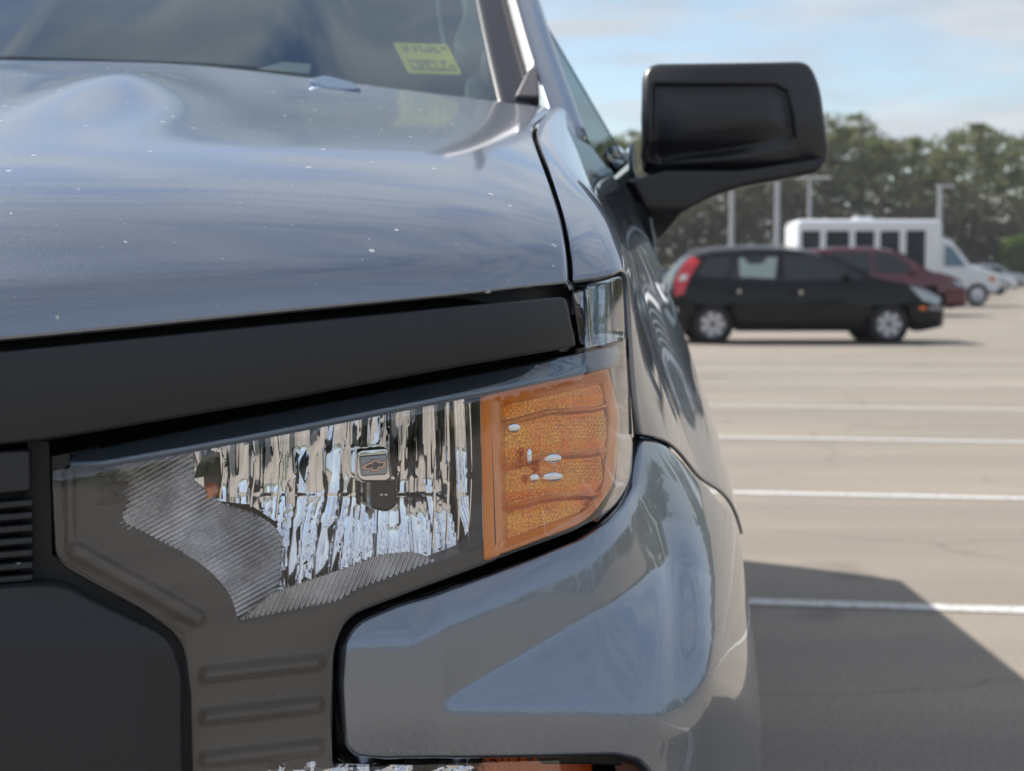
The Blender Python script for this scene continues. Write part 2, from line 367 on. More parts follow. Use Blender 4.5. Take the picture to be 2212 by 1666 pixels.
# ------------------------------------------------------------------ ground
def ground_mat():
    m = mat('worn_asphalt', (.30, .27, .23), .85); t = m.node_tree; b = t.nodes['Principled BSDF']; tcn = N(t, 'ShaderNodeTexCoord')
    n1 = N(t, 'ShaderNodeTexNoise', Scale=.35, Detail=8.0, Roughness=.6); n2 = N(t, 'ShaderNodeTexNoise', Scale=90.0, Detail=4.0, Roughness=.7)
    mpn = N(t, 'ShaderNodeMapping'); mpn.inputs['Scale'].default_value = (.35, 1.0, 1); t.links.new(tcn.outputs['Object'], mpn.inputs[0])
    t.links.new(mpn.outputs[0], n1.inputs[0]); t.links.new(tcn.outputs['Object'], n2.inputs[0])
    r1 = N(t, 'ShaderNodeValToRGB'); e = r1.color_ramp.elements; e[0].position = .3; e[0].color = (.235, .208, .178, 1); e[1].position = .72; e[1].color = (.355, .31, .258, 1)
    t.links.new(n1.outputs['Fac'], r1.inputs[0])
    r2 = N(t, 'ShaderNodeValToRGB'); e = r2.color_ramp.elements; e[0].position = .35; e[0].color = (.62, .62, .62, 1); e[1].position = .65; e[1].color = (1.12, 1.1, 1.08, 1)
    t.links.new(n2.outputs['Fac'], r2.inputs[0])
    mu = N(t, 'ShaderNodeMix', data_type='RGBA', blend_type='MULTIPLY'); mu.inputs['Factor'].default_value = 1
    t.links.new(r1.outputs[0], mu.inputs['A']); t.links.new(r2.outputs[0], mu.inputs['B'])
    # oil spots
    v = N(t, 'ShaderNodeTexNoise', Scale=1.3, Detail=2.0); t.links.new(tcn.outputs['Object'], v.inputs[0])
    r3 = N(t, 'ShaderNodeValToRGB'); e = r3.color_ramp.elements; e[0].position = .22; e[0].color = (.55, .55, .56, 1); e[1].position = .33; e[1].color = (1, 1, 1, 1)
    t.links.new(v.outputs['Fac'], r3.inputs[0])
    m2 = N(t, 'ShaderNodeMix', data_type='RGBA', blend_type='MULTIPLY'); m2.inputs['Factor'].default_value = 1
    t.links.new(mu.outputs['Result'], m2.inputs['A']); t.links.new(r3.outputs[0], m2.inputs['B']); t.links.new(m2.outputs['Result'], b.inputs['Base Color'])
    # hairline cracks and darker wheel tracks
    dn = N(t, 'ShaderNodeTexNoise', Scale=1.1, Detail=5.0); t.links.new(tcn.outputs['Object'], dn.inputs[0]); ad = N(t, 'ShaderNodeMix', data_type='RGBA', blend_type='LINEAR_LIGHT'); ad.inputs['Factor'].default_value = .35
    t.links.new(tcn.outputs['Object'], ad.inputs['A']); t.links.new(dn.outputs['Color'], ad.inputs['B'])
    vc = N(t, 'ShaderNodeTexVoronoi', Scale=.42, feature='DISTANCE_TO_EDGE'); t.links.new(ad.outputs['Result'], vc.inputs['Vector'])
    rc = N(t, 'ShaderNodeValToRGB'); e = rc.color_ramp.elements; e[0].position = .0; e[0].color = (.35, .34, .33, 1); e[1].position = .006; e[1].color = (1, 1, 1, 1); t.links.new(vc.outputs['Distance'], rc.inputs[0])
    m3 = N(t, 'ShaderNodeMix', data_type='RGBA', blend_type='MULTIPLY'); m3.inputs['Factor'].default_value = .45; t.links.new(m2.outputs['Result'], m3.inputs['A']); t.links.new(rc.outputs[0], m3.inputs['B'])
    mpt = N(t, 'ShaderNodeMapping'); mpt.inputs['Scale'].default_value = (.12, 1.6, 1); t.links.new(tcn.outputs['Object'], mpt.inputs[0]); nt_ = N(t, 'ShaderNodeTexNoise', Scale=1.0, Detail=4.0); t.links.new(mpt.outputs[0], nt_.inputs[0])
    rt = N(t, 'ShaderNodeValToRGB'); e = rt.color_ramp.elements; e[0].position = .35; e[0].color = (.86, .86, .87, 1); e[1].position = .62; e[1].color = (1.05, 1.04, 1.03, 1); t.links.new(nt_.outputs['Fac'], rt.inputs[0])
    m4 = N(t, 'ShaderNodeMix', data_type='RGBA', blend_type='MULTIPLY'); m4.inputs['Factor'].default_value = 1; t.links.new(m3.outputs['Result'], m4.inputs['A']); t.links.new(rt.outputs[0], m4.inputs['B']); t.links.new(m4.outputs['Result'], b.inputs['Base Color'])
    bp = N(t, 'ShaderNodeBump', Strength=.6, Distance=.004); t.links.new(n2.outputs['Fac'], bp.inputs['Height']); t.links.new(bp.outputs[0], b.inputs['Normal'])
    return m
def sheet(name, x0, x1, y0, y1, z, m, parent=None, nx=1, ny=1):
    return grid(name, lambda u, v: np.stack([u, v, 0*u+z], -1), np.linspace(x0, x1, nx+1), np.linspace(y0, y1, ny+1), m, parent)
M['asphalt'] = ground_mat()
M['grass'] = mat('rough_grass', (.10, .11, .05), .9, var=.4, vscale=.3)
g0 = sheet('ground', -1500, 1500, -1500, 1500, -.03, M['grass']); g0['kind'] = 'structure'
lot = sheet('parking_lot', -70, 75, -95, 128, 0, M['asphalt'], None, 12, 12); lot['kind'] = 'structure'
def line_mat():
    m = mat('worn_line_paint', (.72, .71, .68), .7); t = m.node_tree; b = t.nodes['Principled BSDF']; tcn = N(t, 'ShaderNodeTexCoord')
    n = N(t, 'ShaderNodeTexNoise', Scale=30.0, Detail=6.0, Roughness=.7); t.links.new(tcn.outputs['Object'], n.inputs[0])
    r = N(t, 'ShaderNodeValToRGB'); e = r.color_ramp.elements; e[0].position = .34; e[0].color = (.34, .31, .27, 1); e[1].position = .56; e[1].color = (.66, .65, .63, 1)
    t.links.new(n.outputs['Fac'], r.inputs[0]); t.links.new(r.outputs[0], b.inputs['Base Color']); return m
M['line'] = line_mat()
def slanted(px, py, x0, x1, hw_, t=.15):
    q = P(px, py, 1.0); o = np.array([0, 0, H]); k = H / (H - q[2]); g_ = o + (q - o) * k; f_ = lambda x: g_[1] - t * (x - g_[0])
    return grid('parking_line', lambda u, v: np.stack([u, f_(u) + v, 0*u + .004], -1), np.linspace(x0, x1, 30), np.linspace(-hw_, hw_, 2), M['line'], lot)
for py in (1311, 1072, 951, 881.5, 830.5, 800, 778): slanted(1926, py, -5, 10, .05)
slanted(1926, 2100, -5, 10, .05)
for y in (28.5, 33.5, 38.5, 43.5, 48.5): sheet('parking_line', 4, 15.0, y - .06, y + .06, .004, M['line'], lot, 4, 1)

# ------------------------------------------------------------------ THE PICKUP
XC = -.76                                  # its centre plane
truck = root('pickup_truck', 'blue grey metallic pickup truck filling the left of the view, seen close up', 'pickup truck')
front_Y = curve([-1500, -700, 0, 400, 740, 1000, 1180, 1280, 1335, 1365, 1400], [.955, .965, 1.0, 1.03, 1.06, 1.092, 1.135, 1.178, 1.222, 1.28, 1.39])
def front(off=0, tilt=-2.0e-5, extra=None):
    def f(u, v):
        u = np.asarray(u, float); v = np.asarray(v, float)
        Y = front_Y(u) + (v - 900) * tilt + off
        if extra is not None: Y = Y + extra(u, v)
        return P(u, v, Y)
    return f
mirror_list = []
# --- hood
HG = [  # rows front to rear: lip tuck, lip, front roll ... rear edge
 [(-1452, 796, .980), (-700, 781, .987), (0, 734, 1.017), (600, 675, 1.062), (1000, 636, 1.113), (1230, 609, 1.185)],
 [(-1446, 790, .968), (-700, 775, .975), (0, 728, 1.005), (600, 669, 1.050), (1000, 630, 1.100), (1230, 603, 1.172)],
 [(-1423, 652, .985), (-700, 640, .995), (0, 592, 1.025), (600, 560, 1.070), (1000, 538, 1.128), (1223, 522, 1.212)],
 [(-1207, 452, 1.07), (-620, 446, 1.08), (0, 432, 1.10), (600, 432, 1.15), (1000, 436, 1.212), (1206, 440, 1.30)],
 [(-843, 312, 1.27), (-420, 310, 1.28), (80, 310, 1.30), (600, 322, 1.34), (1000, 342, 1.40), (1178, 362, 1.47)],
 [(-441, 225, 1.6), (-180, 226, 1.6), (200, 234, 1.62), (620, 259, 1.64), (1000, 278, 1.68), (1152, 290, 1.78)],
 [(-163, 176, 1.95), (50, 178, 1.95), (330, 185, 1.97), (650, 215, 2.0), (985, 236, 2.03), (1160, 260, 2.03)],
 [(30, 130, 2.3), (200, 133, 2.3), (430, 142, 2.3), (700, 172, 2.3), (985, 208, 2.33), (1192, 233, 2.31)]]
Hv = [0, .09, 1.2, 2.2, 3.2, 4.3, 5.4, 6.4]; Hu = [0, 1, 2, 3, 4, 5]
HW = [[P(*p) for p in r] for r in HG]
for r in HW: r[0][0] = XC
def lerp_row(a, b, t): return [np.array(p) * (1 - t) + np.array(q) * t for p, q in zip(a, b)]
HW = HW[1:]
HW = [HW[0], lerp_row(HW[0], HW[1], .9), lerp_row(HW[1], HW[2], .12)] + HW[2:]
HW[1] = [p + np.array([0, -.0012, .0012]) for p in HW[1]]; HW[2] = [p + np.array([0, .0005, .0022]) for p in HW[2]]
Hv = [.25, 1.08, 1.32, 2.2, 3.2, 4.3, 5.4, 6.4]
hood_base0 = surf(Hu, Hv, HW)
def hood_base(u, v):
    v = np.asarray(v, float); p = hood_base0(u, np.maximum(v, .25)).copy(); a = np.clip((.25 - v) / .25, 0, 1) * math.pi * .8
    p[..., 1] += .0035 * (1 - np.cos(a)); p[..., 2] -= .0035 * np.sin(a); return p

def hood_f(u, v):
    p = hood_base(u, v)
    x, y = p[..., 0], p[..., 1]
    # raised centre section with a shoulder that dies out towards the front
    amp = .012 * sstep((y - 1.18) / .45) * (1 - sstep((y - 1.95) / .35))
    d = (x + .56 + .03 * (y - 1.3)) / .06
    dome = amp / (1 + np.exp(d * 2.2))
    xc = -.44 - .07 * (y - 1.75)
    ridge = .032 * np.exp(-np.abs((x - xc) / .080)**2.0) * np.exp(-((y - 1.74) / .26)**2)
    # small fold back along the front
    q = p.copy(); q[..., 2] += dome + ridge
    # rolled side edge
    e = np.clip((np.asarray(u) - 4.93) / .07, 0, 1); q[..., 2] -= .006 * e * e
    return q
ua = np.concatenate([np.linspace(0, 4.8, 110), np.linspace(4.82, 5, 10)]); va = np.concatenate([np.linspace(0, .25, 8), np.linspace(.27, 1.5, 40), np.linspace(1.53, 6.4, 100)])
def two_sided(name, f, ua, va, m, parent, solid=0, flip=False, sharp=None):
    U, V = np.meshgrid(ua, va); p = f(U, V); q = p.copy(); q[..., 0] = 2 * XC - q[..., 0]; q = q[:, ::-1][:, :-1]
    a = np.concatenate([q, p], 1); nv, nu = a.shape[:2]; fs = []
    for j in range(nv - 1):
        for i in range(nu - 1):
            k = (j*nu+i, j*nu+i+1, (j+1)*nu+i+1, (j+1)*nu+i); fs.append(k[::-1] if flip else k)
    return mk(name, a.reshape(-1, 3), fs, m, parent, True, sharp, solid=solid)
two_sided('hood', hood_f, ua, va, M['paint_hood'], truck, solid=.004)
# --- inner structure seen as black in the gaps
def gap_f(u, v):
    p = hood_base(u, v); p = p.copy(); p[..., 2] -= .03; p[..., 1] += .02; return p
two_sided('engine_bay_cover', lambda u, v: gap_f(u, v), np.linspace(0, 5.25, 40), np.linspace(0.3, 6.4, 30), M['seal'], truck)

# --- fender (front wing): stations front to rear, each a section from the hood gap over the crest and down the side
FG = [
 [(1238, 603, 1.177), (1300, 594, 1.195), (1338, 584, 1.217), (1355, 600, 1.25), (1361, 690, 1.265), (1367, 800, 1.275), (1374, 880, 1.283), (1382, 938, 1.293)],
 [(1236, 560, 1.203), (1296, 548, 1.228), (1336, 548, 1.26), (1362, 590, 1.305), (1378, 700, 1.32), (1393, 810, 1.33), (1408, 890, 1.34), (1424, 945, 1.35)],
 [(1232, 520, 1.225), (1286, 500, 1.28), (1325, 500, 1.325), (1360, 560, 1.395), (1384, 680, 1.43), (1412, 800, 1.44), (1438, 890, 1.45), (1462, 968, 1.455)],
 [(1190, 370, 1.46), (1228, 372, 1.5), (1285, 415, 1.54), (1338, 505, 1.60), (1385, 650, 1.65), (1430, 790, 1.66), (1475, 910, 1.66), (1520, 1035, 1.655)],
 [(1160, 285, 1.8), (1196, 292, 1.82), (1256, 345, 1.84), (1322, 455, 1.88), (1395, 615, 1.92), (1470, 770, 1.93), (1535, 925, 1.92), (1588, 1100, 1.86)],
 [(1172, 256, 2.02), (1200, 262, 2.05), (1246, 306, 2.08), (1325, 425, 2.12), (1405, 590, 2.18), (1485, 760, 2.2), (1548, 930, 2.18), (1603, 1150, 2.1)],
 [(1204, 231, 2.32), (1222, 240, 2.34), (1248, 280, 2.38), (1335, 395, 2.42), (1418, 555, 2.46), (1470, 700, 2.5), (1500, 800, 2.5), (1530, 900, 2.5)]]
Fv = [0, .35, .8, 2, 3.2, 4, 5.2]; Fu = [0, 1, 2, 3, 4.2, 5.4, 6.4, 7.4]
fender_f = surf(Fu, Fv, [[P(*p) for p in r] for r in FG])
fn = grid('fender', fender_f, np.linspace(0, 7.4, 90), np.linspace(0, 5.2, 90), M['paint'], truck, solid=.004); mirror_list.append(fn)
# inner wall of the hood gap
def gapwall(u, v):
    p = fender_f(0*u, v); q = p.copy(); q[..., 0] -= .002*u; q[..., 2] -= .03 * u; return q
mirror_list.append(grid('fender_flange', gapwall, np.linspace(0, 1, 3), np.linspace(0, 5.2, 60), M['seal'], truck))

# --- bumper corner / lower fender piece
Bu = [600, 740, 900, 1100, 1290, 1380, 1450, 1520, 1580, 1630, 1720, 1850]
def rowB(py, pxs, Ys, tail): return [P(px, py, Y) for px, Y in zip(pxs, Ys)] + [np.array(t) for t in tail]
BG = [
 rowB(900, [600, 740, 900, 1100, 1290, 1345, 1385, 1425, 1465, 1510], [1.10, 1.115, 1.135, 1.17, 1.24, 1.25, 1.32, 1.41, 1.54, 1.75], [(.268, 1.98, .84), (.27, 2.15, .84)]),
 rowB(1080, [600, 740, 900, 1100, 1290, 1368, 1425, 1480, 1530, 1575], [1.085, 1.10, 1.12, 1.15, 1.215, 1.205, 1.262, 1.35, 1.47, 1.66], [(.276, 1.95, .79), (.278, 2.15, .79)]),
 rowB(1280, [600, 740, 900, 1100, 1290, 1380, 1445, 1508, 1565, 1612], [1.065, 1.08, 1.10, 1.13, 1.19, 1.163, 1.194, 1.252, 1.36, 1.57], [(.283, 1.95, .72), (.285, 2.15, .72)]),
 rowB(1480, [600, 740, 900, 1100, 1290, 1380, 1450, 1520, 1580, 1638], [1.05, 1.062, 1.08, 1.11, 1.165, 1.146, 1.168, 1.212, 1.31, 1.53], [(.287, 1.95, .62), (.289, 2.15, .62)]),
 rowB(1666, [600, 740, 900, 1100, 1290, 1380, 1450, 1520, 1580, 1643], [1.045, 1.057, 1.075, 1.105, 1.158, 1.147, 1.178, 1.237, 1.337, 1.53], [(.288, 1.95, .52), (.29, 2.15, .52)]),
 rowB(1950, [600, 740, 900, 1100, 1290, 1380, 1450, 1520, 1580, 1643], [1.045, 1.057, 1.075, 1.105, 1.155, 1.152, 1.184, 1.243, 1.342, 1.535], [(.285, 1.95, .4), (.287, 2.15, .4)]),
 rowB(2300, [600, 740, 900, 1100, 1290, 1380, 1450, 1515, 1572, 1620], [1.06, 1.075, 1.09, 1.12, 1.17, 1.168, 1.2, 1.26, 1.36, 1.55], [(.28, 1.95, .3), (.28, 2.15, .3)])]
Bv = [900, 1080, 1280, 1480, 1666, 1950, 2300]
Yc = [1.05, 1.060, 1.076, 1.099, 1.128]
for i_, dY in enumerate([.036, .018, .005, 0, .001, .006, .02]):
    for j_ in range(5): BG[i_][j_] = P(Bu[j_], Bv[i_], Yc[j_] + dY * [1, 1, 1.1, 1.4, 1.95][j_])
bump_base = surf(Bu, Bv, BG)
# facet profile: forward offset accumulated down the panel; slopes change on sculpted feature lines
v_top = curve([740, 850, 1040, 1250, 1330, 1370, 1420, 1600], [1350, 1318, 1240, 1160, 1112, 1050, 960, 960])
v_a = lambda u: np.interp(u, [700, 740, 893, 922, 1005, 1125, 1222, 1318, 1380, 1425, 1520], [1391, 1391, 1385, 1366, 1333, 1285, 1252, 1200, 1155, 1100, 900])
v_b = lambda u: np.interp(u, [700, 930, 1440, 1560, 1700], [1532, 1530, 1275, 1212, 1180])
v_c = lambda u: np.interp(u, [700, 930, 1380, 1440, 1475, 1585], [1534, 1534, 1540, 1552, 1570, 1575])
VV = np.linspace(850, 2300, 581)
def offs_table():
    us = np.linspace(600, 1850, 251); T = np.zeros((len(us), len(VV)))
    for i, u in enumerate(us):
        a, b, c = float(v_a(u)), float(v_b(u)), float(v_c(u)); c = max(c, b + .1)
        wa, wb, wc = 7., 4., 9.
        sg = lambda x, w_: 1 / (1 + np.exp(-np.clip(x / w_, -40, 40)))
        fade = 1 - sstep((u - 1480) / 110.)
        s = .50 * (1 - sg(VV - a, wa)) * (1 - sstep((u - 1320) / 170.)) + (.56 + .30 * float(sstep((u - 1280) / 160.))) * (sg(VV - b, wb) - sg(VV - c, wc)) * sstep((u - 925) / 60.) - .02
        s = s - .10 * (1 - sstep((u-900)/300.)) * sg(VV - 1545, 14) 
        cum = np.concatenate([[0], np.cumsum((s[1:] + s[:-1]) * .5 * np.diff(VV))])
        ref = np.interp(c if c < 1600 else 1600, VV, cum)
        T[i] = (cum - ref) * (1.15 / F)
    return us, T
OU, OT = offs_table()
def offs(u, v):
    fi = np.clip((u - OU[0]) / (OU[1] - OU[0]), 0, len(OU) - 1.001); i = fi.astype(int); fu = fi - i
    fj = np.clip((v - VV[0]) / (VV[1] - VV[0]), 0, len(VV) - 1.001); j = fj.astype(int); fv = fj - j
    r = (OT[i, j]*(1-fu)*(1-fv) + OT[i+1, j]*fu*(1-fv) + OT[i, j+1]*(1-fu)*fv + OT[i+1, j+1]*fu*fv)
    ur = np.interp(v, [950, 1050, 1150, 1250, 1350, 1450, 1570, 1640], [1300, 1360, 1420, 1462, 1470, 1452, 1415, 1390]); wd = np.interp(v, [950, 1050, 1150, 1250, 1350, 1450, 1570], [260, 230, 190, 150, 130, 115, 100])
    return r * (1 - sstep((u - ur) / wd))
def bump_f(u, v):
    u = np.asarray(u, float); v = np.asarray(v, float); u, v = np.broadcast_arrays(u, v)
    p = bump_base(u, v).copy(); o = offs(u, v) * np.clip((1700 - u) / 100, 0, 1); p[..., 1] -= o; return p
top_px = [(1382, 940), (1410, 943), (1445, 962), (1480, 995), (1520, 1036), (1560, 1080), (1590, 1112)]
tuv = invert(bump_f, (600, 1640), (880, 1700), top_px)
hl_px = [(1376, 990), (1370, 1045), (1348, 1085), (1310, 1125), (1250, 1162), (1150, 1202), (1040, 1242), (940, 1278), (850, 1312)]
huv = invert(bump_f, (600, 1640), (880, 1700), hl_px)
left_uv = rounded([(850, 1312), (748, 1352, 62), (738, 1480), (745, 1642, 70), (830, 1650)], 8)
bo = [tuple(p) for p in tuv[::-1]] + [tuple(p) for p in huv[:-1]] + [tuple(p) for p in left_uv] + \
     [(1000, 1646), (1200, 1640), (1330, 1636), (1375, 1645), (1398, 1666), (1412, 1720), (1415, 1800), (1440, 1950), (1440, 2280), (1668, 2280), (1678, 1800), (1688, 1500), (1690, 1250), (1688, 1165)]
bo[0:0] = [(1645, tuv[-1][1] + 22)]
bp_ = trimmed('bumper_corner', bump_f, bo, 9, M['paint'], truck, bev_px=13, bev=.0055, back=.03, sharp=50); mirror_list.append(bp_)
# black edge strip behind the painted piece (its seal against the lamp)
def scaled(poly, d):
    ol = np.asarray(poly, float); a = 0.5*np.sum(ol[:, 0]*np.roll(ol[:, 1], -1) - np.roll(ol[:, 0], -1)*ol[:, 1]); s = 1 if a > 0 else -1
    nx = np.roll(ol, -1, 0) - np.roll(ol, 1, 0); nx /= np.hypot(nx[:, 0], nx[:, 1])[:, None] + 1e-9
    return ol + s * np.stack([nx[:, 1], -nx[:, 0]], -1) * d
seal_out = [(1380, 930), (1376, 1000), (1370, 1060), (1350, 1098), (1312, 1130), (1250, 1165), (1150, 1200), (1040, 1236), (940, 1270), (850, 1300)] + \
    [tuple(p) for p in rounded([(850, 1298), (728, 1338, 70), (717, 1480), (722, 1662, 80), (830, 1664)], 8)] + [(1000, 1658), (1250, 1655), (1395, 1660), (1400, 1500), (1420, 1300)]
def seal_f(u, v): 
    p = bump_base(u, v).copy(); p[..., 1] += .028; return p
def seal_f2(u, v):
    u = np.asarray(u, float); v = np.asarray(v, float); u, v = np.broadcast_arrays(u, v)
    q = bump_f(u, v); Y = q[..., 1] + .035; return P(u, v, Y)
mirror_list.append(trimmed('bumper_seal', seal_f2, seal_out, 14, M['seal'], truck, bev_px=9, bev=.006, back=.03))

# --- black bar above the lamp, strip under the hood lip
def bar_extra(u, v):
    t = (v - np.interp(u, [-1450, 0, 1235], [800, 748, 640])) / np.interp(u, [-1450, 0, 1250], [215, 215, 115])
    return -.005 + .006 * (t - .5)**2 * 4 * .6
bar_o = rounded([(-1452, 812), (-700, 802), (0, 757, 0), (600, 696), (1000, 657), (1228, 637, 16), (1252, 752, 14), (1000, 795), (600, 870), (100, 955), (0, 965), (-700, 1000), (-1452, 1010)], 5)
mirror_list.append(trimmed('grille_bar', front(0, extra=bar_extra), bar_o, 14, M['black'], truck, bev_px=12, bev=.005, back=.03))
strip_o = [(-1452, 780), (-700, 765), (0, 715), (600, 655), (1000, 612), (1238, 590), (1240, 640), (1000, 675), (600, 715), (0, 775), (-1452, 830)]
mirror_list.append(trimmed('grille_filler', front(.040), strip_o, 30, M['black2'], truck, back=.02))
back_o = [(-1452, 800), (0, 745), (1250, 620), (1360, 600), (1385, 940), (1360, 1110), (1060, 1260), (760, 1400), (740, 1700), (740, 2100), (-1452, 2100)]
mirror_list.append(trimmed('radiator_support', front(.20), back_o, 60, M['under'], truck, back=.02))

# --- lower grille: louvres and big smooth black panel
lou_o = [(-1452, 1000), (-300, 985), (78, 968), (80, 1258), (-20, 1262), (-1452, 1330)]
mirror_list.append(trimmed('grille_back', front(.03), lou_o, 30, M['black2'], truck, back=.02))
for k in range(7):
    y0 = 1078 + 27 * k
    lo = rounded([(-1452, y0 + 48), (-200, y0 + 14), (0, y0 + 6), (70, y0, 3), (72, y0 + 17, 3), (0, y0 + 23), (-200, y0 + 31), (-1452, y0 + 66)], 3)
    l_ = trimmed('grille_slat', front(.004), lo, 20, M['black'], truck, bev_px=5, bev=.003, back=.02); mirror_list.append(l_)
up_o = rounded([(-1452, 1018), (-200, 985), (64, 972, 8), (66, 1062, 8), (-200, 1085), (-1452, 1130)], 3)
mirror_list.append(trimmed('grille_panel', front(.002), up_o, 25, M['black2'], truck, bev_px=6, bev=.004, back=.02))
big_o = rounded([(-1452, 1345), (-100, 1275), (60, 1262, 30), (130, 1262, 30), (375, 1372, 60), (398, 1460), (398, 2000), (-1452, 2060)], 6)
def big_extra(u, v):  # raised middle with a wide bevel to the right edge
    d = np.clip((330 - u) / 12, 0, 1); e = .018 * sstep((u - 290) / 110.) + .022 * (1 - sstep((v - 1280) / 130.)) * .5
    return -.012 + e
mirror_list.append(trimmed('grille_surround', front(-.004, extra=big_extra), big_o, 14, M['black'], truck, bev_px=14, bev=.008, back=.04))
chan_o = [(60, 950), (105, 955), (112, 1200), (400, 1375), (430, 1720), (430, 2000), (330, 2000), (330, 1420), (40, 1270)]
mirror_list.append(trimmed('grille_channel', front(.02), chan_o, 30, M['seal'], truck, back=.02))

# ------------------------------------------------------------------ headlamp
lamp = bpy.data.objects.new('headlight', None); C.objects.link(lamp); lamp.parent = truck
def wrapY(u, v): return 0
lens_o = rounded([(106, 976, 8), (500, 905), (1000, 808), (1235, 764), (1258, 752, 8), (1240, 628, 10), (1290, 606), (1352, 586, 6), (1358, 740), (1374, 940), (1370, 1040, 50), (1325, 1105, 40), (1240, 1150), (1040, 1222), (860, 1290), (752, 1332, 60), (722, 1400, 30), (716, 1560, 0), (722, 1650, 0), (722, 1900), (418, 1900), (408, 1500), (392, 1382, 45), (300, 1320), (118, 1218, 40)], 6)
def lens_extra(u, v):
    # a soft fold under the black bar, rounded upper rim, dip around the corner
    vt = np.interp(u, [100, 500, 1000, 1235, 1350], [976, 905, 808, 762, 740]); t = (v - vt) / 60.
    e = .012 * (1 - sstep(t)) * (u < 1262)
    e2 = .012 * np.exp(-((v - np.interp(u, [1230, 1350], [757, 738])) / 10.)**2) * (u > 1245)
    return e * 1.0 - e2 * .6
lens = trimmed('lens', front(.004, extra=lens_extra), lens_o, 11, M['lens'], lamp, bev_px=9, bev=.004, back=.012)
# bezel (grey housing) with an opening for the reflectors
def bez_extra(u, v):
    e = 0 * u
    for k in range(4):  # ribs of the lower leg
        vc = 1440 + 92 * k - (u - 430) * .11 + 28
        d = v - vc
        rib = -.008 * sstep((d + 36) / 30.) * (1 - sstep((d + 2) / 14.))
        e = e + rib * sstep((u - 428) / 18.) * sstep((703 - u) / 16.) * (v > 1395)
    # long raised rib from upper left corner down to the leg
    a = np.array([165., 1190.]); b = np.array([425., 1335.]); ab = b - a; t = np.clip(((u - a[0])*ab[0] + (v - a[1])*ab[1]) / (ab @ ab), 0, 1)
    dd = np.hypot(u - a[0] - t*ab[0], v - a[1] - t*ab[1]); e = e - .010 * sstep((22 - dd) / 12.)
    a = np.array([150., 1020.]); b = np.array([152., 1180.]); ab = b - a; t = np.clip(((u - a[0])*ab[0] + (v - a[1])*ab[1]) / (ab @ ab), 0, 1)
    dd = np.hypot(u - a[0] - t*ab[0], v - a[1] - t*ab[1]); e = e - .006 * sstep((14 - dd) / 8.)
    return e
# the bezel outline runs round the lamp's rim and back along the reflector opening
outer = [(108, 990), (300, 958), (300, 958)]
bez_left = rounded([(109, 985), (210, 966), (215, 1010), (250, 1045, 8), (232, 1062, 8), (278, 1080, 8), (262, 1112, 6), (270, 1128, 10), (460, 1238, 60), (502, 1290, 30), (515, 1345, 6),
                    (740, 1300, 20), (770, 1278, 20), (1035, 1184, 10), (1060, 1150), (1045, 860, 0), (1022, 822), (1060, 812), (1075, 1210, 10), (1040, 1224), (860, 1291), (752, 1333, 60), (723, 1400, 30), (718, 1640), (718, 1662), (560, 1668), (500, 1900), (418, 1900), (408, 1500), (392, 1384, 45), (300, 1322), (119, 1220, 40)], 6)
trimmed('bezel', front(.030, extra=bez_extra), bez_left, 4.5, M['bezel'], lamp, bev_px=3, bev=.002, back=.03, sharp=60)
# dark smooth upper rim behind the lens, its blue stands in for reflected sky
rim_o = [(150, 978), (500, 906), (1000, 811), (1235, 766), (1345, 742), (1345, 790), (1050, 846), (1000, 854), (560, 940), (420, 966), (225, 1000), (150, 1004)]
M['rimmat'] = mat('sky_tinted_rim', (.11, .15, .19), .25, .7)
trimmed('upper_rim', front(.022, extra=lambda u, v: -.00028 * (v - np.interp(u, [205, 500, 1000, 1345], [970, 921, 826, 750]))), rim_o, 16, M['rimmat'], lamp, bev_px=8, bev=.002, back=.003)
# main reflector: deep fluted chrome bowl
_fe = np.cumsum(np.concatenate([[380.], nr.choice([15, 19, 23, 28, 36, 46], 40, p=[.2, .25, .2, .15, .12, .08])]))
def bowl_extra(u, v):
    cx, cy = 800., 1040.; x = (u - cx) / 330.; y = (v - cy) / 240.
    r2 = x*x + y*y
    depth = .050 * np.clip(1 - r2 * .62, 0, 1)
    us = u + (v - 1040) * .05 * np.sin(u / 97.) + (v - 1040) * .10 * sstep((v - 1060) / 80.) * np.sign(810 - u) * sstep(np.abs(u - 810) / 120.)
    k = np.clip(np.searchsorted(_fe, us) - 1, 0, len(_fe) - 2); wdt = _fe[k+1] - _fe[k]; t = (us - _fe[k]) / wdt - .5
    h = np.abs(np.modf(np.sin((k + 1) * 12.9898) * 43758.5453)[0]); h2 = np.abs(np.modf(np.sin((k + 1) * 78.233) * 12543.123)[0])
    fl = (.00042 + .0005 * h) * (wdt / 20.) * (1 - 4 * t * t) * 1.6
    calm = 1 - .75 * sstep((560 - u) / 60.) - .55 * sstep((u - 930) / 50.)
    twist = (.0035 * (h - .5) * np.sin(v / (55. + 50*h2) + 6 * h) + .0022 * (h2 - .5) * np.sin(v / 23. + 9 * h2)) * calm
    # step across the middle of the bowl
    st = .006 * sstep((v - 1066) / 5.) * (h - .3)
    lean = (h2 - .5) * .00022 * (v - 1030) * (1 - .4 * sstep((v - 1080) / 60.)) + .0022 * np.sin((v - 900) / 38. + 7 * h) * (.3 + h2) * sstep((1090 - v) / 60.)
    return depth + fl * (.4 + .6 * calm) + twist + st * calm + lean
refl_o = [(410, 968), (560, 938), (1000, 856), (1030, 870), (1052, 1130), (1045, 1196), (900, 1245), (780, 1290), (610, 1300), (560, 1200), (600, 1130), (540, 1090), (450, 1080), (395, 1010)]
trimmed('reflector', front(.045, tilt=0, extra=bowl_extra), refl_o, 4, M['chrome'], lamp, back=.01, sharp=70)
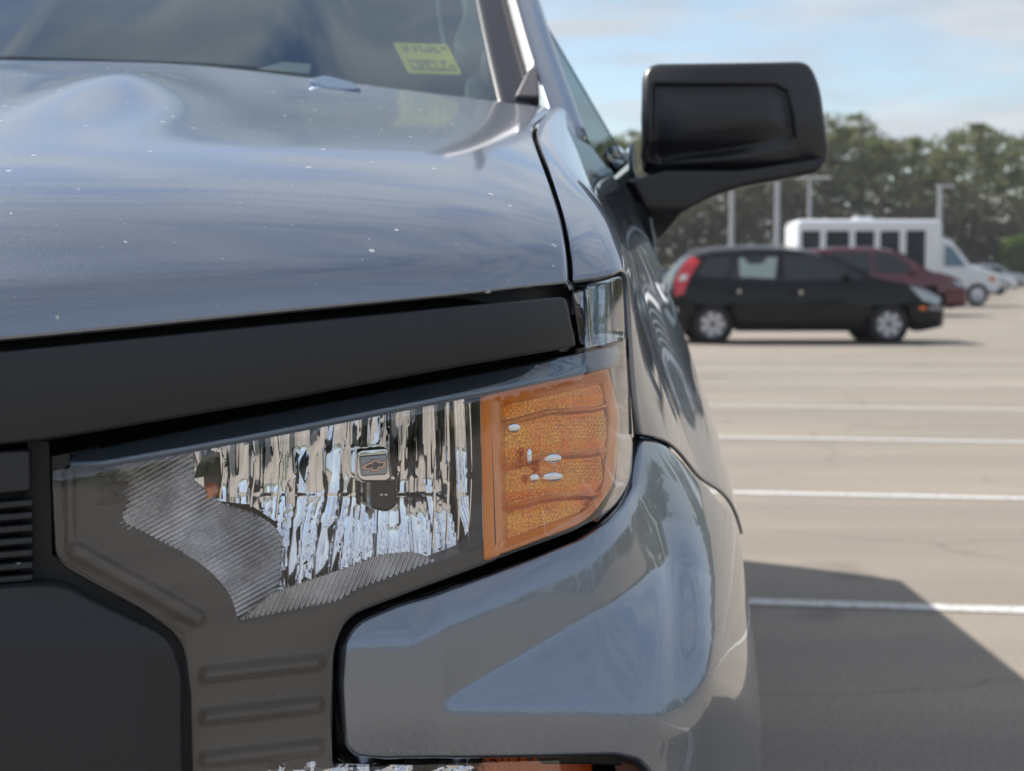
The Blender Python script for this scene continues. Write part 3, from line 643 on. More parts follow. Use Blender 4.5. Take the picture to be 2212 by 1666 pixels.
# fluted grey-silver field left of and below the bowl
def flute_extra(u, v):
    t = (u * .55 + v) / 11.0
    return .0010 * np.sin(t * 2 * math.pi) + .030 * np.exp(-((u-600)**2 + (v-1120)**2) / 130.**2) + .010 * np.sin(u / 60. + v / 45.)
flute_o = rounded([(222, 1004), (330, 984), (418, 968), (420, 1040), (480, 1088), (555, 1110, 30), (612, 1150, 30), (605, 1260), (580, 1300), (500, 1360), (455, 1245), (250, 1130)], 4)
trimmed('fluted_reflector', front(.040, extra=flute_extra), flute_o, 2.3, M['chrome_soft'], lamp, back=.002, sharp=60)
def flute2_extra(u, v): return .0010 * np.sin((u * .9 + v * .35) / 10. * 2 * math.pi)
flute2_o = rounded([(500, 1360), (585, 1282), (760, 1222), (810, 1200, 30), (900, 1190, 30), (960, 1222, 20), (760, 1300), (740, 1320)], 5)
trimmed('fluted_reflector', front(.038, extra=flute2_extra), flute2_o, 2.3, M['chrome_soft'], lamp, back=.002, sharp=60)
for (px, py, a, b) in [(1108, 924, 12, 8), (1142, 985, 6, 12), (1190, 990, 18, 8), (1190, 1030, 20, 8), (1152, 1032, 10, 7)]:
    q = P(px, py, float(front_Y(np.array([px]))[0]) + .036); bm = bmesh.new(); bmesh.ops.create_uvsphere(bm, u_segments=16, v_segments=10, radius=1, matrix=Matrix.Translation(tuple(q)) @ Matrix.Diagonal((a*4.6e-4, .003, b*5.2e-4, 1)))
    bm_obj('added_glint', bm, M['chrome'], lamp)  # chrome ovals added to stand in for bright glints on the signal
# thin bright vertical edges of the reflector facets
for px, y0, y1 in [(478, 950, 1080), (545, 938, 1095), (600, 928, 1120), (965, 865, 1218), (990, 862, 1212), (1015, 870, 1200), (935, 880, 1235)]:
    bm = bmesh.new(); pts = [tuple(P(px + 5*math.sin(i*.5), y0 + (y1-y0)*i/8, float(front_Y(np.array([px]))[0]) + .043)) for i in range(9)]; tube(bm, pts, .0009, 6)
    bm_obj('reflector_edge', bm, M['chrome'], lamp)
# turn signal: amber honeycomb reflector behind an amber insert
def amber_mat():
    m = bpy.data.materials.new('amber_lens'); m.use_nodes = True; t = m.node_tree; b = t.nodes['Principled BSDF']
    b.inputs['Roughness'].default_value = .2; b.inputs['Coat Weight'].default_value = 1; b.inputs['Coat Roughness'].default_value = .02
    b.inputs['Metallic'].default_value = .75
    n = N(t, 'ShaderNodeTexNoise', Scale=40.0, Detail=3.0); tcn = N(t, 'ShaderNodeTexCoord'); t.links.new(tcn.outputs['Object'], n.inputs[0])
    r = N(t, 'ShaderNodeValToRGB'); e = r.color_ramp.elements; e[0].position = .35; e[0].color = (.95, .23, .0, 1); e[1].position = .65; e[1].color = (1.0, .40, .005, 1)
    vo = N(t, 'ShaderNodeTexVoronoi', Scale=330.0, feature='DISTANCE_TO_EDGE'); t.links.new(tcn.outputs['Object'], vo.inputs['Vector'])
    rv = N(t, 'ShaderNodeValToRGB'); e = rv.color_ramp.elements; e[0].position = .03; e[0].color = (.55, .45, .4, 1); e[1].position = .2; e[1].color = (1, 1, 1, 1); t.links.new(vo.outputs['Distance'], rv.inputs[0])
    mm = N(t, 'ShaderNodeMix', data_type='RGBA', blend_type='MULTIPLY'); mm.inputs['Factor'].default_value = 1
    t.links.new(n.outputs['Fac'], r.inputs[0]); t.links.new(r.outputs[0], mm.inputs['A']); t.links.new(rv.outputs[0], mm.inputs['B']); t.links.new(mm.outputs['Result'], b.inputs['Base Color']); return m
M['amber'] = amber_mat()
M['amber_clear'] = clear('amber_clear', (1.0, .55, .22), 1.5, .03, 1.2)
def hexbump(u, v, s=8.4):
    # honeycomb of small domes
    a = s; b = s * math.sqrt(3)
    def cell(u, v): 
        x = (u / a - np.floor(u / a) - .5) * a; y = (v / b - np.floor(v / b) - .5) * b; return x*x + y*y
    d = np.minimum(cell(u, v), cell(u + a / 2, v + b / 2)); return np.clip(1 - d / (s*s*.36), 0, 1)
def amb_extra(u, v):
    band = .006 * np.abs(((v + u * .13 - 20) / 95.) % 1.0 - .5)
    ridge = 0
    for (v0, amp) in ((1000, .007), (1090, .007), (905, .004)):
        vv = v0 - (u - 1090) * .16 + 10 * np.abs(((u - 1090) / 95.) % 2 - 1)
        ridge = ridge - amp * np.exp(-((v - vv) / 4.5)**2)
    blk = -.006 * sstep((20 - np.abs(u - 1180)) / 5.) * sstep((20 - np.abs(v - 1010)) / 5.)
    return -.0007 * hexbump(u, v) * sstep((u - 1085) / 10.) + ridge * 1.3 + band * 1.4 + blk
amb_o = rounded([(1082, 868, 6), (1200, 845), (1300, 820, 10), (1318, 900), (1305, 1060, 40), (1270, 1110, 30), (1088, 1172, 6)], 5)
trimmed('turn_signal', front(.044, extra=amb_extra), amb_o, 2.1, M['amber'], lamp, back=.01, sharp=80)
fr_o = rounded([(1032, 850, 4), (1310, 788, 8), (1340, 900), (1330, 1050, 50), (1270, 1128, 40), (1042, 1214, 6), (1062, 1160), (1058, 890)], 5)
def fr_extra(u, v):
    ins = np.array([[1085, 872], [1298, 825], [1312, 905], [1300, 1060], [1265, 1105], [1092, 1168]], float)
    sh = u.shape; pts = np.stack([np.ravel(u), np.ravel(v)], -1); d = poly_dist(pts, ins); i = inside(pts, ins); d = np.where(i, 0, d).reshape(sh)
    return .020 - .020 * np.clip(d / 26., 0, 1) + np.where(i.reshape(sh), .02, 0)
def ring(name, outer, inner, f, m, parent, n=140, back=.01, layers=4):
    a = resample(np.array(outer, float), 3); b = resample(np.array(inner, float), 3)
    def param(p, n):
        L = np.concatenate([[0], np.cumsum(np.hypot(*np.diff(np.vstack([p, p[:1]]), axis=0).T))]); s = np.linspace(0, L[-1], n, endpoint=False)
        q = np.vstack([p, p[:1]]); return np.stack([np.interp(s, L, q[:, 0]), np.interp(s, L, q[:, 1])], -1)
    a = param(a, n); b = param(b, n); k = np.argmin(np.hypot(*(b - a[0]).T)); b = np.roll(b, -k, 0)
    rings_ = [a + (b - a) * j / layers for j in range(layers + 1)]; vs = np.concatenate([f(r[:, 0], r[:, 1]) for r in rings_]); fs = []
    for j in range(layers):
        for i in range(n): fs.append((j*n+i, j*n+(i+1) % n, (j+1)*n+(i+1) % n, (j+1)*n+i))
    return mk(name, vs, fs, m, parent, True, None, solid=.002)
def amber_frame_mat():
    m = mat('amber_plastic', (.72, .19, .004), .2, coat=1); b = m.node_tree.nodes['Principled BSDF']
    b.inputs['Subsurface Weight'].default_value = .0; return m
M['amber_frame'] = amber_frame_mat()
ring('amber_frame', rounded([(1036, 852, 3), (1308, 786, 10), (1336, 900), (1322, 1055, 50), (1268, 1128, 40), (1044, 1212, 4)], 5),
     rounded([(1084, 874, 4), (1200, 848), (1298, 826, 8), (1314, 905), (1300, 1058, 40), (1264, 1106, 30), (1092, 1168, 4)], 5),
     front(0, extra=lambda u, v: .030 + .016 * np.clip(1 - poly_dist(np.stack([u, v], -1), np.array([[1084, 874], [1298, 826], [1314, 905], [1300, 1058], [1264, 1106], [1092, 1168]], float)) / 30, 0, 1)), M['amber_frame'], lamp)
M['amber_dk'] = mat('deep_amber', (.55, .10, .01), .2, coat=1)
# side chrome return and dark corner liner
side_o = [(1318, 795), (1362, 770), (1371, 950), (1364, 1035), (1335, 1085), (1290, 1128), (1330, 1050), (1338, 900)]
M['satin'] = mat('satin_silver', (.42, .38, .34), .22, .8, var=.4, vscale=60)
trimmed('side_reflector', front(.040), side_o, 8, M['satin'], lamp, back=.01)
corner_o = [(1250, 632), (1348, 600), (1352, 735), (1265, 752)]
M['corner'] = mat('corner_light', (.35, .42, .55), .1, .9, bump=.5, bscale=60)
trimmed('corner_lamp', front(.030, extra=lambda u, v: .004 * np.sin(u / 6.)), corner_o, 4, M['corner'], lamp, back=.01, sharp=80)
bm = bmesh.new()
for px in (1266, 1272): tube(bm, [tuple(P(px + (y-640)*.12*.6, y, float(front_Y(np.array([px]))[0]) + .012)) for y in (640, 690, 748)], .0008, 6)
bm_obj('corner_edge', bm, M['chrome'], lamp)
# bulb shield with the emblem, stalk, small socket
FY = lambda px: float(front_Y(np.array([float(px)]))[0])
shield_o = rounded([(768, 968, 16), (842, 962, 16), (850, 1032, 16), (838, 1044, 10), (782, 1044, 14), (768, 1030, 10)], 6)
sh_ = trimmed('bulb_shield', front(.062), shield_o, 5, M['chrome'], lamp, bev_px=9, bev=.006, back=.035)
shf = rounded([(776, 985, 8), (838, 980, 8), (838, 1026, 8), (780, 1030, 8)], 5)
trimmed('shield_face', front(.0605), shf, 4, mat('brushed_grey', (.35, .37, .42), .25, .8), lamp, bev_px=4, bev=.002, back=.004)
bow = [(782, 1006), (797, 998), (802, 998), (803, 993), (818, 992), (819, 997), (836, 995), (832, 1011), (819, 1013), (818, 1019), (803, 1020), (802, 1014), (785, 1016)]
trimmed('emblem', front(.0585), bow, 3, mat('emblem_bronze', (.75, .5, .38), .2, .9), lamp, bev_px=2, bev=.001, back=.003)
bow2 = [(790, 1009), (799, 1003), (806, 1003), (807, 998), (815, 997), (816, 1001), (829, 1000), (827, 1007), (816, 1009), (815, 1014), (807, 1015), (806, 1010), (792, 1012)]
trimmed('emblem_centre', front(.0575), bow2, 3, mat('emblem_dark', (.1, .1, .12), .25, .8), lamp, back=.001)
trimmed('bulb_socket', front(.066), rounded([(802, 1040, 4), (858, 1036, 4), (862, 1092, 10), (838, 1108, 8), (802, 1100, 10)], 4), 6, M['gloss_black'], lamp, bev_px=8, bev=.006, back=.03)
for px in (824, 834):
    q = P(px, 1069, FY(px) + .064); lathe('socket_pin', [(0, -.003), (.0012, -.002), (.0014, 0)], q, 'Y', M['chrome'], lamp, 10)
# little amber marker bulb inside the inner reflector
q = P(452, 1060, FY(452) + .052); lathe('marker_bulb', [(0, -.012), (.004, -.010), (.0065, -.002), (.0065, .010)], q, 'Y', M['orange'], lamp, 20)
trimmed('marker_pocket', front(.056), rounded([(408, 990, 8), (475, 975, 6), (482, 1080, 8), (430, 1070, 10)], 4), 6, M['gloss_black'], lamp, back=.008)
trimmed('marker_mirror', front(.050), rounded([(413, 1035), (440, 1030), (442, 1072), (418, 1062)], 2), 6, M['chrome'], lamp, back=.003)
# reflector sleeve hole and dark dimples in the grey housing
for (px, py, a, b) in [(235, 1022, 26, 8), (243, 1052, 36, 10), (240, 1082, 34, 8)]:
    o_ = [(px + a * math.cos(t) , py + b * math.sin(t) - .2*(a*math.cos(t))) for t in np.linspace(0, 2*math.pi, 20, endpoint=False)]
    trimmed('housing_dimple', front(.0285), o_, 6, M['gloss_black'], lamp, back=.002)
# moulded mark
def text(name, s, loc, size, m, parent, rot=(R(90), 0, 0), ext=.0004, sx=1, font_shear=0):
    cu = bpy.data.curves.new(name, 'FONT'); cu.body = s; cu.size = size; cu.extrude = ext; cu.align_x = 'CENTER'; cu.align_y = 'CENTER'; cu.shear = font_shear
    tmp = bpy.data.objects.new('tmp', cu); C.objects.link(tmp); dg = bpy.context.evaluated_depsgraph_get(); me = bpy.data.meshes.new_from_object(tmp.evaluated_get(dg))
    bpy.data.objects.remove(tmp); o = bpy.data.objects.new(name, me); C.objects.link(o); me.materials.clear(); me.materials.append(m); o.location = loc; o.rotation_euler = rot; o.scale = (sx, 1, 1); o.parent = parent; return o
text('moulded_lettering', 'HI1', tuple(P(686, 1316, FY(686) + .027)), .0088, mat('pale_marks', (.3, .3, .3), .5), lamp)
# lower lamp showing at the foot of the frame
lowr = trimmed('lower_reflector', front(.03, extra=lambda u, v: .006 * np.sin(u / 11.) + .004*np.sin(v/7. + u/19.)), rounded([(560, 1668), (700, 1640, 10), (735, 1650), (1040, 1655), (1040, 1800), (560, 1800)], 3), 5, M['chrome'], lamp, back=.01, sharp=80)
trimmed('lower_turn_signal', front(.03, extra=lambda u, v: -.0015 * hexbump(u, v, 6)), [(1058, 1645), (1278, 1640), (1282, 1800), (1058, 1800)], 3.5, M['amber_dk'], lamp, back=.01, sharp=80)
trimmed('lower_lens', front(.02), [(560, 1664), (1290, 1640), (1290, 1800), (560, 1800)], 25, M['lens'], lamp, back=.01)
trimmed('lower_housing', front(.06), [(430, 1640), (1400, 1620), (1420, 2000), (430, 2000)], 40, M['seal'], lamp, back=.02)

# ------------------------------------------------------------------ cab
def Wp(*a): return np.array(a, float)
# windshield
ws_b = [P(30, 118, 2.36), P(300, 126, 2.365), P(640, 150, 2.38), P(900, 196, 2.42), P(1150, 208, 2.47)]
ws_b[0][0] = XC
slope = .62
def up(p, z, dx=0): return np.array([p[0] + dx * (z - p[2]), p[1] + (z - p[2]) / slope, z])
rows = []
for z, dx in ((None, 0), (1.52, -.22), (1.66, -.21), (1.80, -.22), (1.90, -.24)):
    rows.append([p if z is None else up(p, z, dx * i / 4) for i, p in enumerate(ws_b)])
ws_f = surf([0, 1, 2.2, 3.2, 4], [0, 1, 2, 3, 4], rows)
two_sided('windshield', ws_f, np.linspace(0, 4, 30), np.linspace(-.3, 4, 20), M['glass'], truck, solid=.004)
def ws_off(f, d):
    def g(u, v):
        p = f(u, v).copy(); p[..., 1] += d * .5; p[..., 2] -= d * .85; return p
    return g
# black frit band along the glass edge
M['frit'] = mat('black_frit', (.022, .022, .030), .35)
mirror_list.append(grid('windshield_border', ws_off(ws_f, -.003), np.linspace(3.76, 4.0, 5), np.linspace(-.3, 4, 24), M['frit'], truck, solid=.001))
# A-pillar: gutter trim, painted pillar
def pl(u, v):  # u 0..1 across, v 0..4 along the glass edge
    p = ws_f(np.full_like(v, 4.0), v); o = p.copy(); wd = np.interp(v, [-.3, 4], [.074, .066])
    o[..., 0] += wd * np.interp(u, [0, .25, .5, .8, 1, 1.3], [0, .18, .45, .85, 1.0, 1.04]); o[..., 1] += np.interp(u, [0, .25, .5, .8, 1, 1.3], [0, .0, .02, .05, .1, .20]); o[..., 2] += np.interp(u, [0, .25, .5, .8, 1, 1.3], [.0, .022, .026, .018, -.004, -.03])
    return o
mirror_list.append(grid('windshield_pillar', pl, np.linspace(.22, 1.3, 16), np.linspace(-.9, 4, 26), M['paint'], truck, solid=.003))
M['gutter'] = mat('grey_gutter_trim', (.33, .32, .33), .3, .5)
mirror_list.append(grid('pillar_trim', lambda u, v: pl(u, v) + np.array([0, -.002, .003]), np.linspace(0, .24, 5), np.linspace(.25, 4, 20), M['gutter'], truck, solid=.002))
# triangular cap at the foot of the pillar
cap = [P(1112, 207, 2.44), P(1166, 209, 2.44), P(1160, 138, 2.50), P(1140, 150, 2.50)]
bm = bmesh.new(); vs_ = [bm.verts.new(tuple(p)) for p in cap]; fc = bm.faces.new(vs_); e_ = bmesh.ops.extrude_face_region(bm, geom=[fc]); bmesh.ops.translate(bm, vec=(0, .03, -.03), verts=[v for v in e_['geom'] if isinstance(v, bmesh.types.BMVert)]); bmesh.ops.recalc_face_normals(bm, faces=bm.faces)
mirror_list.append(bm_obj('pillar_foot_cap', bm, mat('cap_grey', (.12, .11, .12), .45), truck, bevel=.004))
# dashboard, inner pillar trim with grab handle, roof lining, seats
two_sided('dashboard', lambda u, v: np.stack([XC + u, 2.5 + v * .45 + .0*u, 1.30 + .03*np.sin(v*3)], -1), np.linspace(0, .74, 6), np.linspace(0, 1, 6), M['interior'], truck)
itrim = rounded([(985, -60), (1030, -60), (1062, 60, 60), (1072, 130, 60), (1055, 190, 30), (1045, 215), (1010, 215), (1000, 170, 20), (1035, 155, 10), (1042, 100, 20), (1005, 120, 10), (975, 90, 20), (1005, 20, 20)], 5)
mirror_list.append(trimmed('grab_handle', lambda u, v: P(u, v, 2.66 + (205 - np.asarray(v, float)) * .0012), itrim, 10, M['trim'], truck, bev_px=8, bev=.01, back=.02))
bm = bmesh.new(); tube(bm, [tuple(P(945, -40, 2.86)), tuple(P(950, 40, 2.82)), tuple(P(962, 110, 2.72))], .004, 6)
bm_obj('trim_edge', bm, M['trim'], truck)
for sx in (-.42, .42):
    bm = bmesh.new(); bm_box(bm, (XC + sx, 3.55, 1.15), (.5, .16, .7)); bm_box(bm, (XC + sx, 3.25, .85), (.5, .55, .16)); bm_box(bm, (XC + sx, 3.6, 1.6), (.24, .1, .18))
    bm_obj('seat', bm, M['interior'], truck, bevel=.04)
# yellow sticker inside the glass
st_px = [(849, 92), (966, 96), (998, 161), (880, 158)]
M['sticker'] = mat('yellow_sticker', (.80, .74, .02), .5)
stf = lambda u, v: P(u, v, 2.555 + (150 - np.asarray(v, float)) * .00125)
sticker = trimmed('sticker', stf, rounded([(849, 92, 3), (966, 96, 6), (998, 161, 6), (882, 158, 6)], 3), 12, M['sticker'], truck, back=.001); sticker['label'] = 'yellow printed sticker inside the windshield'
M['ink'] = mat('dark_ink', (.09, .12, .06), .6)
inkf = lambda u, v: stf(u, v) + np.array([0, -.0012, .0006])
ink = rnd
bmv, bmf = [], []
for r_, (ya, yb) in enumerate([(99, 105), (106, 112), (128, 135), (137, 143), (145, 151)]):
    for k in range(13):
        if rnd.random() < .12: continue
        sx_ = (ya - 92) * .49; x0 = 863 + sx_ + k * 7.6; x1 = x0 + rnd.uniform(3.6, 6.6); dy = (x0-860)*.035
        y0 = ya + dy + rnd.uniform(0, 1.5); y1 = yb + dy - rnd.uniform(0, 1.5)
        q = inkf(np.array([x0, x1, x1+3, x0+3]), np.array([y0, y0, y1, y1])); b = len(bmv); bmv += list(q); bmf.append((b, b+1, b+2, b+3))
mk('sticker_print', bmv, bmf, M['ink'], sticker)['kind'] = 'stuff'
# pale reflection patch, added as a solid sheet behind the windshield
pp = [P(555, 150, 2.62), P(668, 158, 2.60), P(672, 138, 2.80), P(610, 134, 2.80)]
mk('reflection_sheet', pp, [(0, 1, 2, 3)], M['trim'], truck, smooth=False, solid=.002)
# washer jet on the rear of the hood
bm = bmesh.new()
jet = [P(668, 168, 2.22), P(700, 190, 2.19), P(740, 196, 2.19), P(780, 192, 2.2), P(765, 178, 2.26), P(700, 162, 2.28)]
vs_ = [bm.verts.new(tuple(p)) for p in jet]; fc = bm.faces.new(vs_); e_ = bmesh.ops.extrude_face_region(bm, geom=[fc]); bmesh.ops.translate(bm, vec=(0, .0, -.014), verts=[v for v in e_['geom'] if isinstance(v, bmesh.types.BMVert)]); bmesh.ops.recalc_face_normals(bm, faces=bm.faces)
bm_obj('washer_nozzle', bm, mat('nozzle_grey', (.12, .18, .26), .15, .6), truck, bevel=.003)
# cowl
two_sided('cowl', lambda u, v: np.stack([XC + u, 2.27 + .28*v + 0*u, 1.352 - .05 * (u/.75)**2*.5 + .0*v], -1), np.linspace(0, .80, 8), np.linspace(0, 1, 4), M['black2'], truck, solid=.01)
# doors, side glass, roof, bed
XS = .232 - XC
def side_profile(Yv):  # half width against height
    return None
def side_f(u, v):  # u: height, v: distance; slab side from sill to belt line
    z = u; x = XC + np.interp(z, [.45, .62, .9, 1.1, 1.22, 1.30], [.985, 1.01, 1.02, 1.0, .985, .955]); return np.stack([x + 0*v, v + 0*u, z + 0*v], -1)
mirror_list.append(grid('door', side_f, np.linspace(.45, 1.34, 24), np.linspace(2.50, 3.62, 16), M['paint'], truck, solid=.003))
mirror_list.append(grid('rear_door', side_f, np.linspace(.45, 1.34, 24), np.linspace(3.63, 4.45, 12), M['paint'], truck, solid=.003))
mirror_list.append(grid('bed_side', side_f, np.linspace(.5, 1.34, 24), np.linspace(4.465, 6.4, 24), M['paint'], truck, solid=.003))
def sg(u, v):  # side glass
    z = 1.32 + u * .47; x = XC + .955 - u * .20 + 0*v; return np.stack([x, v + 0*u, z + 0*v], -1)
mirror_list.append(trimmed('side_window', lambda u, v: sg(v, u), [(2.62, 0), (3.58, 0), (3.58, .98), (3.28, .98)], .1, M['glass_dark'], truck, back=.004, sharp=30))
mirror_list.append(grid('rear_side_window', sg, np.linspace(0, 1, 4), np.linspace(3.68, 4.4, 5), M['glass_dark'], truck, solid=.003))
mirror_list.append(grid('door_pillar', sg, np.linspace(0, 1.05, 4), np.linspace(3.59, 3.67, 3), M['gloss_black'], truck, solid=.01))
mirror_list.append(grid('rear_pillar', sg, np.linspace(0, 1.05, 4), np.linspace(4.38, 4.5, 3), M['paint'], truck, solid=.02))
mirror_list.append(grid('roof_rail', lambda u, v: np.stack([XC + .765 - .02*np.cos(u*3) + 0*v, v + 0*u, 1.74 + u*.13 + 0*v], -1), np.linspace(0, 1, 6), np.linspace(2.95, 4.5, 10), M['paint'], truck, solid=.02))
def roof_f(u, v):
    x = u * .76; e = np.clip(u, 0, 1)**6; return np.stack([XC + x, v + 0*u, 1.915 - .02 * u*u - .07 * e - .06 * np.clip((3.35 - v) / .25, 0, 1)**2], -1)
two_sided('roof', roof_f, np.linspace(0, 1, 24), np.linspace(3.12, 4.5, 14), M['paint'], truck, solid=.01)
two_sided('rear_window', lambda u, v: np.stack([XC + u, 4.47 + 0*u + .03*v, 1.85 - v*.5], -1), np.linspace(0, .72, 3), np.linspace(0, 1, 3), M['privacy_glass'], truck, solid=.004)
box('rear_header', (XC, 4.46, 1.87), (1.5, .05, .14), M['interior'], truck)
box('cab_back', (XC, 4.465, 1.02), (1.99, .05, .72), M['paint'], truck)
box('bed_floor', (XC, 5.45, .85), (1.9, 1.9, .04), M['under'], truck)
box('tailgate', (XC, 6.4, 1.08), (1.7, .05, .52), M['paint'], truck, bevel=.01)
box('floor_pan', (XC, 3.6, .55), (1.8, 5.2, .12), M['under'], truck)
for s in (-1, 1): box('inner_fender', (XC + s*.70, 1.95, .72), (.05, .8, .4), M['under'], truck)
box('bumper_beam', (XC, 1.08, .52), (1.55, .12, .22), M['black2'], truck, bevel=.03)
for sx in (-.86, .86):
    for y in (2.05, 5.55):
        wr = bpy.data.objects.new('wheel', None); C.objects.link(wr); wr.parent = truck; s = 1 if sx > 0 else -1
        c = (XC + sx, y, .40)
        lathe('tyre', [(.24, -.13), (.36, -.135), (.395, -.11), (.40, 0), (.395, .11), (.36, .135), (.24, .13)], c, 'X', M['rubber'], wr)
        lathe('rim', [(.02, .06*s), (.10, .07*s), (.12, .03*s), (.2, .05*s), (.235, .12*s), (.245, .13*s)], c, 'X', M['rim'], wr)
# door handle seen past the fender
for (a, b) in (((1315, 330), (1332, 378)), ((1330, 325), (1352, 370))):
    pass
hd = [(.252, 3.0, 1.372), (.262, 3.03, 1.366), (.270, 3.08, 1.350), (.272, 3.16, 1.338)]
bm = bmesh.new(); tube(bm, [tuple(P(1318, 326, 2.95)), tuple(P(1333, 330, 3.0)), tuple(P(1345, 350, 3.03)), tuple(P(1349, 372, 3.06))], [.008, .013, .013, .009], 12)
dh = bm_obj('door_handle', bm, M['chrome'], truck); mirror_list.append(dh)
bm = bmesh.new(); tube(bm, [tuple(P(1309, 332, 2.92)), tuple(P(1320, 352, 2.93)), tuple(P(1332, 376, 2.95))], [.005, .008, .006], 10)
dh2 = bm_obj('handle_escutcheon', bm, M['chrome'], truck); mirror_list.append(dh2)

# --- door mirror
mir = bpy.data.objects.new('door_mirror', None); C.objects.link(mir); mir.parent = truck
M['mirror_black'] = mat('mirror_black', (.022, .023, .027), .33, bump=.25, bscale=500)
hous_o = rounded([(1386, 138, 44), (1752, 133, 44), (1779, 190, 30), (1799, 338, 26), (1780, 366, 20), (1600, 382), (1440, 386, 10), (1384, 380, 16), (1381, 260)], 8)
def hf(u, v):
    u = np.asarray(u, float); v = np.asarray(v, float)
    x = (u - 1590) / 210.; y = (v - 255) / 125.
    Y = 2.46 + .035 * x * x * (x < 0) + .06 * np.clip(x, 0, 2)**2 + .03 * y * y
    # inset panel: step back
    ins = np.array([[1412, 184], [1675, 184], [1700, 200], [1712, 255], [1716, 300], [1560, 328], [1425, 350], [1412, 340]], float)
    pts = np.stack([np.ravel(u), np.ravel(v)], -1); d = poly_dist(pts, ins); i = inside(pts, ins); sd_ = np.where(i, d, -d).reshape(u.shape)
    Y = Y + .012 * sstep(sd_ / 14. + .5) - .012 * sstep(sd_ / 60.) + .014 * sstep((v - 300) / 30.) * sstep((372 - v) / 26.) * sstep(sd_ / 20. + 1)
    lower = sstep((v - 345) / 22.); Y = Y + .02 * lower * (u < 1720)
    return P(u, v, Y)
hous_o = (hous_o - np.array([1590, 262])) * np.array([1.02, 1.06]) + np.array([1590, 259])
trimmed('mirror_housing', hf, hous_o, 3.5, M['mirror_black'], mir, bev_px=20, bev=.022, back=.09, sharp=60)
arm_o = rounded([(1352, 390, 20), (1440, 366), (1600, 364), (1793, 338, 10), (1772, 372, 14), (1700, 386), (1600, 405), (1530, 428, 30), (1475, 466), (1440, 510), (1418, 534, 6), (1400, 470), (1368, 405)], 5)
def af(u, v): 
    u = np.asarray(u, float); v = np.asarray(v, float); return P(u, v, 2.485 + .05 * ((v - 440) / 60.)**2 * (v > 440) - .0003*(1600-u)*0)
trimmed('mirror_arm', af, arm_o, 9, M['mirror_black'], mir, bev_px=10, bev=.012, back=.07, sharp=60)
gg = [(1452, 388), (1466, 408), (1485, 413), (1545, 413)]
bm = bmesh.new(); tube(bm, [tuple(P(x, y, 2.497)) for x, y in gg], .0022, 6); bm_obj('arm_joint', bm, M['seal'], mir)
bm = bmesh.new(); tube(bm, [tuple(P(x, y, 2.50 + .0)) for x, y in [(1384, 176), (1400, 176)]], .001, 6); bm.free()

# mirrored copies on the far side of the truck
def mirrored(o, parent):
    dg = bpy.context.evaluated_depsgraph_get(); me = bpy.data.meshes.new_from_object(o.evaluated_get(dg))
    co = np.zeros(len(me.vertices) * 3); me.vertices.foreach_get('co', co); co = co.reshape(-1, 3); mw = np.array(o.matrix_world)
    co[:, 0] = 2 * XC - co[:, 0]; me.vertices.foreach_set('co', co.ravel()); me.flip_normals(); me.update()
    n = bpy.data.objects.new(o.name.split('.')[0], me); C.objects.link(n); n.parent = parent; return n
bpy.context.view_layer.update()
for o in mirror_list: mirrored(o, truck)
lamp2 = bpy.data.objects.new('headlight', None); C.objects.link(lamp2); lamp2.parent = truck
for o in list(lamp.children):
    if o.name.split('.')[0] in ('lens', 'bezel', 'reflector', 'turn_signal', 'fluted_reflector', 'amber_frame', 'upper_rim', 'corner_lamp', 'side_reflector'): mirrored(o, lamp2)
mir2 = bpy.data.objects.new('door_mirror', None); C.objects.link(mir2); mir2.parent = truck
for o in list(mir.children): mirrored(o, mir2)

